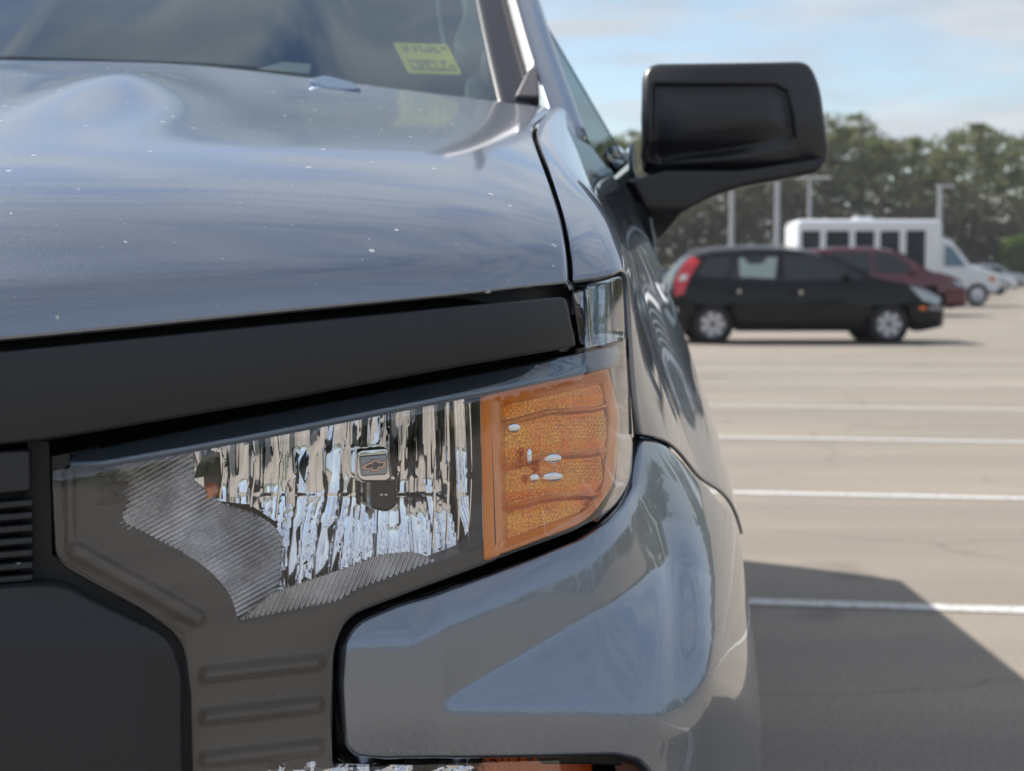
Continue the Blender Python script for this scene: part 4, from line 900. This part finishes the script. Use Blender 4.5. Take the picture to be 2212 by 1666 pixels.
# ------------------------------------------------------------------ background vehicles
def inter(prof, n=80):
    p = np.array(prof, float); return p
def car(name, label, cat, x_front, Y, length, paint_m, prof, windows, width=1.75, wheels=(.16, .80), wr=.31, face=1, hub='rim', rake=.16, belt=.95, roof_in=.22, group=None, extras=None, glass='glass_dark', arch=.06):
    """side profile car. prof: upper outline (s along length 0 rear..1 front, z); body is a lofted shell with tumblehome"""
    r_ = root(name, label, cat, (x_front, Y, 0), 0 if face > 0 else math.pi, group)
    L = length
    s = np.array([p[0] for p in prof]); zt = np.array([p[1] for p in prof])
    n = 90; ss = np.linspace(0, 1, n); top = np.interp(ss, s, zt)
    k = np.array([.25, .5, .25])
    for _ in range(2): top[1:-1] = np.convolve(top, k, 'same')[1:-1]
    verts, faces = [], []
    hw = width / 2
    def sect(sv, zt_):
        endt = min(1, sv / .06, (1 - sv) / .09) ; endt = max(endt, 0); nose = .80 + .20 * math.sqrt(1 - (1 - endt)**2)
        z0 = .20 + .08 * (1 - endt); zb = min(belt, zt_ - .02); pts = []
        h_in = roof_in * max(0, (zt_ - belt)) / .5
        for zz, ww in ((z0, .93), (z0 + .06, .97), (.45, .995), (.62, 1.0), (min(.8, zb - .02), .99), (zb, .965)):
            pts.append((hw * ww * nose, zz))
        pts.append(((hw * .965 - h_in * .5) * nose, zb + (zt_ - zb) * .5)); pts.append(((hw * .965 - h_in * .9) * nose, zb + (zt_ - zb) * .9))
        pts.append(((hw * .90 - h_in) * nose, zt_ - .004)); pts.append((hw * .5 * nose, zt_ + .012)); pts.append((0, zt_ + .018))
        full = [(y, z) for y, z in pts] + [(-y, z) for y, z in pts[-2::-1]]
        return full
    m_ = None
    for i, sv in enumerate(ss):
        q = sect(sv, top[i]); m_ = len(q)
        for y, z in q: verts.append(((sv - 1) * L, -y, z))
    for i in range(n - 1):
        for j in range(m_ - 1):
            a = i*m_ + j; cxs = (ss[i] + ss[i+1]) / 2; f_ = (a, a+1, a+m_+1, a+m_)
            # wheel arch: leave the lower side open around the wheels
            zc = np.mean([verts[t][2] for t in f_]); yc = abs(np.mean([verts[t][1] for t in f_]))
            if any(math.hypot((cxs - wx) * L, zc - wr) < wr + arch for wx in wheels) and yc > hw * .6 and zc < wr*2+arch: continue
            faces.append(f_[::-1])
    faces.append(tuple(range(m_))); faces.append(tuple(range((n-1)*m_, n*m_))[::-1])
    body = mk('body', verts, faces, paint_m, r_, True, 35)
    # glasshouse panes: slightly proud of the body side
    def side_pt(sv, z, off=.006):
        q = sect(sv, float(np.interp(sv, ss, top))); zs = [t[1] for t in q[:9]]; ys = [t[0] for t in q[:9]]; return np.array([(sv - 1) * L, float(np.interp(z, zs, ys)) + off, z])
    inner = []
    for wi, wpoly in enumerate(windows):
        lab, pts = wpoly if isinstance(wpoly, tuple) else (None, wpoly)
        pts = rounded([(a, b, .0) for a, b in pts], 1)
        for sgn in (-1, 1):
            o_ = [side_pt(a, b) for a, b in pts]; o_ = [(p[0], -p[1] if sgn > 0 else p[1], p[2]) for p in o_]
            i2 = [(p[0], p[1] - math.copysign(.012, p[1]), p[2]) for p in o_]; nn_ = len(o_)
            fs = [tuple(range(nn_))[::-1], tuple(range(nn_, 2*nn_))] + [(a, (a+1) % nn_, nn_ + (a+1) % nn_, nn_ + a) for a in range(nn_)]
            if sgn < 0: fs = [f[::-1] for f in fs]
            mk('window', o_ + i2, fs, lab or M['carglass'], r_, False)
    for wx in wheels:
        for sgn in (-1, 1):
            c = ((wx - 1) * L, -sgn * (hw - .10), wr); wo = bpy.data.objects.new('wheel', None); C.objects.link(wo); wo.parent = r_
            lathe('tyre', [(wr*.66, -.09), (wr*.92, -.10), (wr, -.07), (wr, .07), (wr*.92, .10), (wr*.66, .09)], c, 'Y', M['rubber'], wo, 28)
            d = -sgn
            vs, fs = [], []
            lathe('hubcap', [(0, d*.075), (wr*.15, d*.078), (wr*.2, d*.055), (wr*.55, d*.060), (wr*.66, d*.088), (wr*.68, d*.09)], c, 'Y', M['rim_dark'], wo, 28)
            bm = bmesh.new()
            for kk in range(7):
                a = kk * 2*math.pi/7; bm_box(bm, (c[0] + wr*.40*math.cos(a), c[1] + d*.078, c[2] + wr*.40*math.sin(a)), (wr*.44, .014, wr*.22), Matrix.Rotation(-a, 4, 'Y'))
            bm_obj('spoke', bm, M['rim'], wo)
            bm = bmesh.new(); bm_cyl(bm, (c[0], -sgn*(hw-.26), wr), wr+.05, .1, 'Y', 20); bm_obj('wheel_well', bm, M['under'], wo)
    bm = bmesh.new(); bm_box(bm, (-L*.5, 0, .3), (L*.9, width*.6, .16)); bm_obj('underbody', bm, M['under'], r_)
    if extras: extras(r_, side_pt, L, hw)
    return r_
M['carglass'] = mat('car_glass_dark', (.022, .03, .04), .03)
M['pale'] = mat('seen_through_brightness', (.30, .38, .37), .1, coat=.5)  # bright background behind the glass, put into a colour
def patch(name, r_, sp_, pts, m, off=.012, both=True):
    for sgn in ((-1, 1) if both else (1,)):
        o_ = [sp_(a, b, off) for a, b in pts]; o_ = [(p[0], -sgn*p[1], p[2]) for p in o_]; i2 = [(p[0], p[1] - math.copysign(.03, p[1]), p[2]) for p in o_]; n = len(o_)
        fs = [tuple(range(n))[::-1], tuple(range(n, 2*n))] + [(a, (a+1) % n, n+(a+1) % n, n+a) for a in range(n)]
        if sgn < 0: fs = [f[::-1] for f in fs]
        mk(name, o_ + i2, fs, m, r_, False)
def px2x(px, Y): return (px - CX) / F * Y
hat_prof = [(0, .62), (.004, .78), (.02, 1.0), (.045, 1.22), (.09, 1.42), (.17, 1.49), (.30, 1.525), (.42, 1.52), (.52, 1.475), (.60, 1.37), (.68, 1.22), (.745, 1.08), (.78, 1.03), (.86, .96), (.93, .86), (.975, .72), (1, .55)]
hat_win = [[(.115, 1.05), (.255, 1.04), (.24, 1.30), (.20, 1.40), (.13, 1.37)], [(.27, 1.03), (.315, 1.03), (.295, 1.40), (.25, 1.41)],
           [(.555, 1.0), (.70, 1.03), (.655, 1.20), (.60, 1.30), (.54, 1.38), (.47, 1.41), (.425, 1.41), (.425, 1.0)],
           [(.255, 1.03), (.40, 1.01), (.40, 1.41), (.26, 1.41)]]
hat_win = [[(.10, 1.08), (.215, 1.04), (.245, 1.40), (.15, 1.38)], [(.225, 1.04), (.40, 1.01), (.405, 1.43), (.255, 1.41)], [(.418, 1.01), (.68, 1.03), (.70, 1.06), (.62, 1.24), (.55, 1.37), (.49, 1.42), (.42, 1.43)]]
def hat_extra(r_, sp_, L, hw):
    patch('tail_light', r_, sp_, [(.028, .76), (.058, .80), (.085, 1.08), (.122, 1.32), (.095, 1.40), (.055, 1.24), (.028, 1.02)], M['red'], .05)
    patch('lamp_centre', r_, sp_, [(.042, 1.0), (.068, 1.02), (.076, 1.11), (.052, 1.10)], M['white'], .06)
    patch('headlight', r_, sp_, [(.86, .93), (.93, .85), (.985, .72), (.965, .62), (.91, .70)], M['lampglass'], .06)
    patch('side_marker', r_, sp_, [(.90, .54), (.925, .54), (.925, .60), (.90, .60)], M['orange'], .02)
    patch('bumper_lamp', r_, sp_, [(.005, .50), (.04, .50), (.04, .58), (.005, .58)], M['lampglass'], .03)
    patch('fog_surround', r_, sp_, [(.935, .54), (.985, .53), (.985, .60), (.935, .61)], mat('grey_strip', (.3, .3, .33), .3, .5), .02)
    patch('see_through_patch', r_, sp_, [(.262, 1.07), (.385, 1.04), (.40, 1.38), (.365, 1.38), (.345, 1.28), (.30, 1.27), (.275, 1.38), (.262, 1.36)], M['pale'], .012)  # added pale panel for the brightness seen through both side windows
    for sx in (.235, .455):
        for sgn in (-1, 1):
            p = sp_(sx, .84 if sx < .3 else .82, .02); q = p.copy(); bm = bmesh.new(); tube(bm, [(p[0]-.09, -sgn*(p[1]-.02), p[2]), (p[0]-.05, -sgn*p[1], p[2]), (p[0]+.05, -sgn*p[1], p[2]), (p[0]+.09, -sgn*(p[1]-.02), p[2])], .018, 8)
            bm_obj('door_handle', bm, M['blackpaint'], r_)
            lathe('door_lock', [(0, -sgn*.0), (.028, -sgn*.0), (.03, sgn*.01)], (p[0]+.10, -sgn*(p[1]), p[2]+.0), 'Y', M['chrome'], r_, 16)
    for sgn in (-1, 1):
        p = sp_(.64, 1.07, .02); bm = bmesh.new(); bm_box(bm, (p[0], -sgn*(p[1]+.07), p[2]+.02), (.10, .18, .13)); bm_obj('wing_mirror', bm, M['blackpaint'], r_, bevel=.03)
    # windscreen and tailgate glass, roof rails, door seams
    for sgn in (-1, 1):
        bm = bmesh.new(); tube(bm, [((a-1)*L, -sgn*.58, z) for a, z in ((.11, 1.50), (.2, 1.545), (.32, 1.56), (.42, 1.555), (.50, 1.52))], .016, 8); bm_obj('roof_rail', bm, M['silver'], r_)
        for seam in ([(.225, 1.02), (.215, .8), (.235, .62), (.26, .34)], [(.412, 1.0), (.412, .34)], [(.70, 1.02), (.70, .7), (.69, .34)]):
            bm = bmesh.new(); tube(bm, [(lambda p: (p[0], -sgn*p[1], p[2]))(sp_(a, z, .001)) for a, z in seam], .004, 5); bm_obj('door_seam', bm, M['seal'], r_)
    def wsf(u, v): return np.stack([((.555 + v*.18) - 1) * L, u, 1.455 - v * .37 + .012 + .0*u], -1)
    grid('windscreen', lambda u, v: np.stack([((.56 + v*.175) - 1) * L + 0*u, u*(1+.2*v), np.interp(.56 + v*.175, [p[0] for p in hat_prof], [p[1] for p in hat_prof]) + .02 + 0*u], -1), np.linspace(-.56, .56, 5), np.linspace(0, 1, 8), M['carglass'], r_, solid=.006)
D1 = 24.4
car('hatchback', 'small black five door wagon with silver hubcaps seen side on across the lot', 'car', px2x(2045, D1), D1 + .88, 4.475, M['blackpaint'], hat_prof, hat_win, 1.765, (.165, .795), .315, extras=hat_extra)

van_prof = [(0, .6), (.005, .9), (.03, 1.35), (.06, 1.6), (.12, 1.72), (.3, 1.80), (.5, 1.80), (.60, 1.74), (.68, 1.55), (.76, 1.30), (.80, 1.18), (.88, 1.10), (.95, .98), (.985, .8), (1, .58)]
van_win = [[(.06, 1.15), (.25, 1.12), (.25, 1.62), (.10, 1.58)], [(.27, 1.12), (.48, 1.12), (.48, 1.67), (.27, 1.66)], [(.50, 1.12), (.73, 1.14), (.66, 1.42), (.60, 1.60), (.56, 1.66), (.50, 1.67)]]
def van_extra(r_, sp_, L, hw):
    patch('headlight', r_, sp_, [(.91, .95), (.965, .88), (.975, .76), (.93, .82)], M['lampglass'], .02)
    patch('tail_light', r_, sp_, [(.01, .9), (.04, .9), (.05, 1.25), (.03, 1.25)], M['red'], .02)
    for sgn in (-1, 1):
        p = sp_(.70, 1.15, .02); bm = bmesh.new(); bm_box(bm, (p[0], -sgn*(p[1]+.08), p[2]+.02), (.12, .2, .16)); bm_obj('wing_mirror', bm, M['maroon'], r_, bevel=.03)
    grid('windscreen', lambda u, v: np.stack([((.615 + v*.165) - 1) * L + 0*u, u*(1+.15*v), np.interp(.615 + v*.165, [p[0] for p in van_prof], [p[1] for p in van_prof]) + .03 + 0*u], -1), np.linspace(-.6, .6, 5), np.linspace(0, 1, 8), M['carglass'], r_, solid=.006)
D2 = 40.0
car('minivan', 'dark maroon minivan parked behind the black wagon', 'car', px2x(2092, D2), D2 + .95, 4.9, M['maroon'], van_prof, van_win, 1.9, (.17, .80), .34, belt=1.1, extras=van_extra)
# white SUV left, behind the black wagon
suv_prof = [(0, .6), (.005, .95), (.025, 1.3), (.06, 1.62), (.12, 1.72), (.45, 1.75), (.56, 1.70), (.64, 1.45), (.70, 1.22), (.74, 1.15), (.9, 1.07), (.97, .95), (1, .6)]
suv_win = [[(.05, 1.15), (.20, 1.14), (.20, 1.58), (.08, 1.56)], [(.215, 1.14), (.40, 1.13), (.40, 1.62), (.215, 1.60)], [(.415, 1.13), (.66, 1.15), (.60, 1.40), (.55, 1.58), (.415, 1.62)]]
def suv_extra(r_, sp_, L, hw):
    patch('tail_light', r_, sp_, [(.005, .95), (.04, .95), (.06, 1.3), (.04, 1.35)], M['red'], .02); patch('headlight', r_, sp_, [(.9, .85), (.98, .82), (.97, .95), (.9, .99)], M['lampglass'], .02)
    patch('lower_cladding', r_, sp_, [(.27, .3), (.69, .3), (.69, .48), (.27, .48)], M['black2'], .01)
D3 = 36.0
car('white_suv', 'white sport utility vehicle at the far left edge, partly hidden by the pickup', 'car', px2x(1500, D3), D3 + 5.5, 4.7, M['white'], suv_prof, suv_win, 1.85, (.17, .80), .35, belt=1.1, extras=suv_extra)
car('white_wagon', 'low white car seen through the rear window of the black wagon', 'car', px2x(1790, 46), 46, 4.6, M['white'], hat_prof, hat_win, 1.8, (.165, .80), .32)
car('blue_car', 'pale blue car roof poking up above the white one at far left', 'car', px2x(1500, 62), 62, 4.7, M['bluepaint'], suv_prof, suv_win, 1.85, (.17, .80), .35, belt=1.1)
# shuttle bus
def bus():
    D = 52.0; x0 = px2x(1718, D); x1 = px2x(2034, D); r_ = root('shuttle_bus', 'white shuttle bus with dark side windows rising behind the parked cars', 'bus', ((x0+x1)/2, D + 1.2, 0))
    L = x1 - x0; bm = bmesh.new(); bm_box(bm, (0, 0, 1.72), (L, 2.3, 2.45)); bm_obj('coach_body', bm, M['white'], r_, bevel=.18)
    bm = bmesh.new(); prof = [(0, .45), (2.05, .45), (2.15, .7), (2.1, 1.05), (1.4, 1.3), (1.15, 1.35), (.45, 2.25), (0, 2.4)]
    a = [bm.verts.new((L/2 - .1 + x, -1.0, z)) for x, z in prof]; b = [bm.verts.new((L/2 - .1 + x, 1.0, z)) for x, z in prof]; n = len(prof)
    bm.faces.new(a); bm.faces.new(b[::-1])
    for i in range(n): bm.faces.new((a[(i+1) % n], a[i], b[i], b[(i+1) % n]))
    bmesh.ops.recalc_face_normals(bm, faces=bm.faces); bm_obj('cab', bm, M['white'], r_, bevel=.08)
    q = [(L/2 + .1, 1.35), (L/2 + .85, 1.35), (L/2 + .38, 2.0), (L/2 + .1, 2.1)]
    for sgn in (-1, 1):
        mk('cab_window', [(x, sgn*1.012, z) for x, z in q] + [(x, sgn*.99, z) for x, z in q], [(0, 1, 2, 3), (7, 6, 5, 4)] + [(i, (i+1) % 4, 4+(i+1) % 4, 4+i) for i in range(4)], mat('blue_glass', (.12, .2, .28), .1, coat=1), r_, False)
        for px0, px1 in ((1730, 1769), (1782, 1832), (1845, 1886), (1899, 1940)):
            a_ = px2x((px0), D) - (x0+x1)/2; b_ = px2x(px1, D) - (x0+x1)/2
            box('window', ((a_+b_)/2, sgn*1.152, 2.08), (b_-a_, .02, .95), M['carglass'], r_)
        a_ = px2x(1955, D) - (x0+x1)/2; b_ = px2x(1996, D) - (x0+x1)/2
        box('passenger_door', ((a_+b_)/2, sgn*1.154, 1.62), (b_-a_, .02, 1.9), M['carglass'], r_)
        patchx = box('side_marker', (L/2 + 1.75, sgn*1.005, .93), (.22, .02, .14), M['orange'], r_)
        box('headlight', (L/2 + 2.0, sgn*.82, .85), (.1, .3, .2), M['lampglass'], r_, bevel=.02)
        for x in (-L*.25, L/2 + 1.25):
            wo = bpy.data.objects.new('wheel', None); C.objects.link(wo); wo.parent = r_
            lathe('tyre', [(.25, -.12), (.38, -.12), (.40, 0), (.38, .12), (.25, .12)], (x, sgn*.92, .40), 'Y', M['rubber'], wo, 24)
            lathe('hubcap', [(0, sgn*.09), (.1, sgn*.1), (.2, sgn*.06), (.26, sgn*.11)], (x, sgn*.92, .4), 'Y', M['rim'], wo, 24)
    box('bumper', (L/2 + 2.08, 0, .5), (.15, 2.0, .25), M['black2'], r_, bevel=.03)
    box('roof_vent', (.0, 0, 3.0), (.6, .6, .12), M['white'], r_, bevel=.03)
bus()
# distant parked cars at the right end of the rows
far = [(2142, 66, 'blackpaint', 'dark car nosing out beyond the shuttle bus', suv_prof, suv_win), (2168, 82, 'silver', 'silver car in the far row right of the bus', hat_prof, hat_win), (2188, 95, 'white', 'small pale car farthest along the row by the woods', hat_prof, hat_win),
       (2210, 110, 'silver', 'grey car at the far end of the lot below the trees', suv_prof, suv_win)]
for px, Y, pm, lb, pr, wn in far:
    car('parked_car', lb, 'car', px2x(px, Y), Y, 4.6, M[pm], pr, wn, 1.8, (.17, .80), .33, belt=1.1 if pr is suv_prof else .95)

# ------------------------------------------------------------------ light poles
for px, Y, ytop, lb in [(1578, 92, 404, 'grey lamp post left of the other three, above the black wagon roof'), (1676, 84, 372, 'tall grey lamp post whose head is hidden by the door mirror'), (1745, 118, 386, 'slimmer lamp post with a wide white double head, left behind the bus'), (2025, 88, 404, 'grey lamp post rising over the front end of the bus')]:
    r_ = root('lamp_post', lb, 'lamp post', (px2x(px, Y), Y, 0), group='lamp posts in the parking lot'); z = H + (590 - ytop) / F * Y
    bm = bmesh.new(); tube(bm, [(0, 0, 0), (0, 0, z)], [.17, .13], 14); bm_obj('pole', bm, M['steel'], r_)
    lathe('base', [(.3, 0), (.3, .6), (.2, .65)], (0, 0, 0), 'Z', M['steel'], r_, 20)
    if px == 1745:
        for s in (-1, 1): box('lamp_head', (s*.85, 0, z), (1.5, .35, .14), M['white'], r_, bevel=.04)
    else: box('lamp_head', (.28, 0, z - .02), (.95, .34, .16), M['steel'], r_, bevel=.04)

# ------------------------------------------------------------------ woods
def leaf_mat(name, cols):
    m = mat(name, cols[0], .7, spec=.3); t = m.node_tree; b = t.nodes['Principled BSDF']
    g = N(t, 'ShaderNodeNewGeometry'); r = N(t, 'ShaderNodeValToRGB'); t.links.new(g.outputs['Random Per Island'], r.inputs[0])
    el = r.color_ramp.elements
    while len(el) < len(cols): el.new(.5)
    for i, c in enumerate(cols): el[i].position = i / (len(cols) - 1); el[i].color = (*c, 1)
    t.links.new(r.outputs[0], b.inputs['Base Color'])
    tl = N(t, 'ShaderNodeBsdfTranslucent'); t.links.new(r.outputs[0], tl.inputs[0]); ms = N(t, 'ShaderNodeMixShader'); ms.inputs[0].default_value = .55; o = t.nodes['Material Output']
    t.links.new(b.outputs[0], ms.inputs[1]); t.links.new(tl.outputs[0], ms.inputs[2]); t.links.new(ms.outputs[0], o.inputs[0]); return m
M['pine'] = leaf_mat('pine_needles', [(.10, .125, .045), (.15, .17, .065), (.18, .19, .085), (.11, .125, .055)])
M['bark'] = mat('bark', (.15, .11, .085), .9, var=.3, vscale=3)
M['brush'] = leaf_mat('brown_brush', [(.15, .12, .085), (.20, .16, .115), (.11, .11, .06), (.17, .14, .095), (.10, .12, .05)])
M['bright'] = leaf_mat('fresh_leaves', [(.14, .20, .04), (.10, .15, .03)])
def quads(centres, size, rs):
    n = len(centres); a = rs.normal(size=(n, 3)); a /= np.linalg.norm(a, axis=1)[:, None]; b = np.cross(a, rs.normal(size=(n, 3))); b /= np.linalg.norm(b, axis=1)[:, None]
    s = size * rs.uniform(.6, 1.4, (n, 1)); c = np.asarray(centres)
    v = np.stack([c - a*s - b*s*.6, c + a*s - b*s*.6, c + a*s*.8 + b*s*.6, c - a*s*.8 + b*s*.6], 1).reshape(-1, 3)
    return v, [(4*i, 4*i+1, 4*i+2, 4*i+3) for i in range(n)]
def crown_mesh(seed, hgt, nclump=20, per=34):
    rs = np.random.RandomState(seed); pts = []
    for k in range(nclump):
        t = rs.uniform(0, 1)**.8; z = hgt * (.45 + .53 * t); rr = (2.3 * (1 - t)**.6 + .5) * rs.uniform(.3, 1.0); a = rs.uniform(0, 6.28)
        c = np.array([rr*math.cos(a), rr*math.sin(a), z]); s = rs.uniform(.5, 1.05); pts.append(c + rs.normal(size=(per, 3)) * np.array([s, s, s*.45]) * .62)
    return quads(np.concatenate(pts), .16, rs)
def trunk_mesh(seed, hgt):
    rs = random.Random(seed); bm = bmesh.new(); pts = [(rs.uniform(-.15, .15)*i/3, rs.uniform(-.15, .15)*i/3, hgt*i/6) for i in range(7)]; tube(bm, pts, [.2 - .026*i for i in range(7)], 8)
    for k in range(9):
        z = hgt * rs.uniform(.4, .9); a = rs.uniform(0, 6.28); l = rs.uniform(1, 2.2) * (1.1 - z/hgt); tube(bm, [(0, 0, z), (l*.5*math.cos(a), l*.5*math.sin(a), z+.15), (l*math.cos(a), l*math.sin(a), z+.5)], [.05, .035, .015], 5)
    me = bpy.data.meshes.new('trunk'); bm.to_mesh(me); bm.free(); me.materials.append(M['bark']); return me
variants = []
for i in range(7):
    hgt = 14.0; v, f = crown_mesh(40 + i, hgt); me = bpy.data.meshes.new('crown'); me.from_pydata([tuple(p) for p in v], [], f); me.materials.append(M['pine']); variants.append((me, trunk_mesh(i, hgt)))
k = 0
hx = lambda px: float(np.interp(px, [1250, 1330, 1400, 1600, 1800, 1850, 1900, 1930, 2000, 2060, 2110, 2150, 2180, 2230], [330, 292, 270, 262, 252, 248, 290, 282, 305, 272, 268, 262, 300, 280]))
for row, (Y, dpx) in enumerate([(134, 40), (143, 46), (153, 50)]):
    px = 1225 + row * 9
    while px < 2245:
        jy = Y + rnd.uniform(-2.5, 2.5); hh = (H + (590 - hx(px) + rnd.uniform(-26, 4) - row*4) / F * jy)
        o = bpy.data.objects.new('pine_tree', None); C.objects.link(o); o.location = (px2x(px, jy), jy, 0); sc = hh / 14.0; o.scale = (sc*rnd.uniform(.85, 1.1),)*2 + (sc,); o.rotation_euler.z = rnd.uniform(0, 6.28)
        where = 'left of the door mirror' if px < 1385 else 'behind the door mirror' if px < 1800 else 'above the white bus' if px < 2040 else 'right of the bus'
        tagt(o, ['tall pine in the front row of the woods, ', 'tall pine in the middle row of the woods, ', 'tall pine in the rear row of the woods, '][row] + where, 'tree', 'pines behind the parking lot')
        cm, tm = variants[k % 7]; k += 1
        for nm, me in (('crown', cm), ('trunk', tm)):
            c = bpy.data.objects.new(nm, me); C.objects.link(c); c.parent = o
        px += dpx * rnd.uniform(.75, 1.25)
def mass(name, label, xs, ys, zmax, n, size, m, seed, cat):
    rs = np.random.RandomState(seed); x = rs.uniform(*xs, n); y = rs.uniform(*ys, n); top = zmax * (.8 + .2 * np.sin(x * .35 + seed) * np.sin(x * .13 + 1.7)); z = rs.uniform(0, 1, n)**.8 * top
    v, f = quads(np.stack([x, y, z], -1), size, rs); o = mk(name, v, f, m, None, False); o['kind'] = 'stuff'; tagt(o, label, cat); return o
mass('undergrowth', 'brown and green brush filling the space under the pines', (2, 62), (129, 133), 8.4, 17000, .22, M['brush'], 3, 'brush')
mass('undergrowth', 'leafless brown thicket rising behind the bus between the pines', (2, 62), (135, 141), 12.0, 13000, .19, M['brush'], 8, 'thicket')
mass('bush', 'bright green leafy bush at the woods edge on the right', (40.5, 43.5), (126, 128), 4.6, 900, .18, M['bright'], 5, 'bush')
# the belt of wood that closes the lot on the other sides (mirrored in the paint and glass)
rs = np.random.RandomState(11); cs = []
for side in range(3):
    for q in range(110):
        if side == 0: x, y = 70 + rs.uniform(-3, 3), rs.uniform(-96, 130)
        elif side == 1: x, y = rs.uniform(-100, 85), -96 + rs.uniform(-4, 4)
        else: x, y = -70 + rs.uniform(-3, 3), rs.uniform(-60, 130)
        hgt = rs.uniform(8, 13) if side else rs.uniform(6, 9)
        t = rs.uniform(0.05, 1, 170); r = (2.6 * (1 - t)**.5 + .6) * rs.uniform(.2, 1, 170); a = rs.uniform(0, 6.28, 170); cs.append(np.stack([x + r*np.cos(a), y + r*np.sin(a), hgt * t], -1))
v, f = quads(np.concatenate(cs), .42, rs); o = mk('far_wood', v, f, M['pine'], None, False); o['kind'] = 'stuff'; tagt(o, 'dark belt of trees closing the sides of the parking lot', 'wood')

# ------------------------------------------------------------------ thin air between the camera and the woods
bm = bmesh.new(); bm_box(bm, (0, 30, 12.0), (260, 290, 28.2)); hz = bm_obj('haze', bm, None, None, smooth=False); hz['kind'] = 'stuff'; tagt(hz, 'thin pale air softening the far trees', 'haze')
hm = bpy.data.materials.new('thin_air'); hm.use_nodes = True; t = hm.node_tree; t.nodes.clear(); o = N(t, 'ShaderNodeOutputMaterial'); pv = N(t, 'ShaderNodeVolumePrincipled'); pv.inputs['Color'].default_value = (.86, .91, 1.0, 1); pv.inputs['Density'].default_value = .0004; t.links.new(pv.outputs[0], o.inputs['Volume'])
hz.data.materials.append(hm)
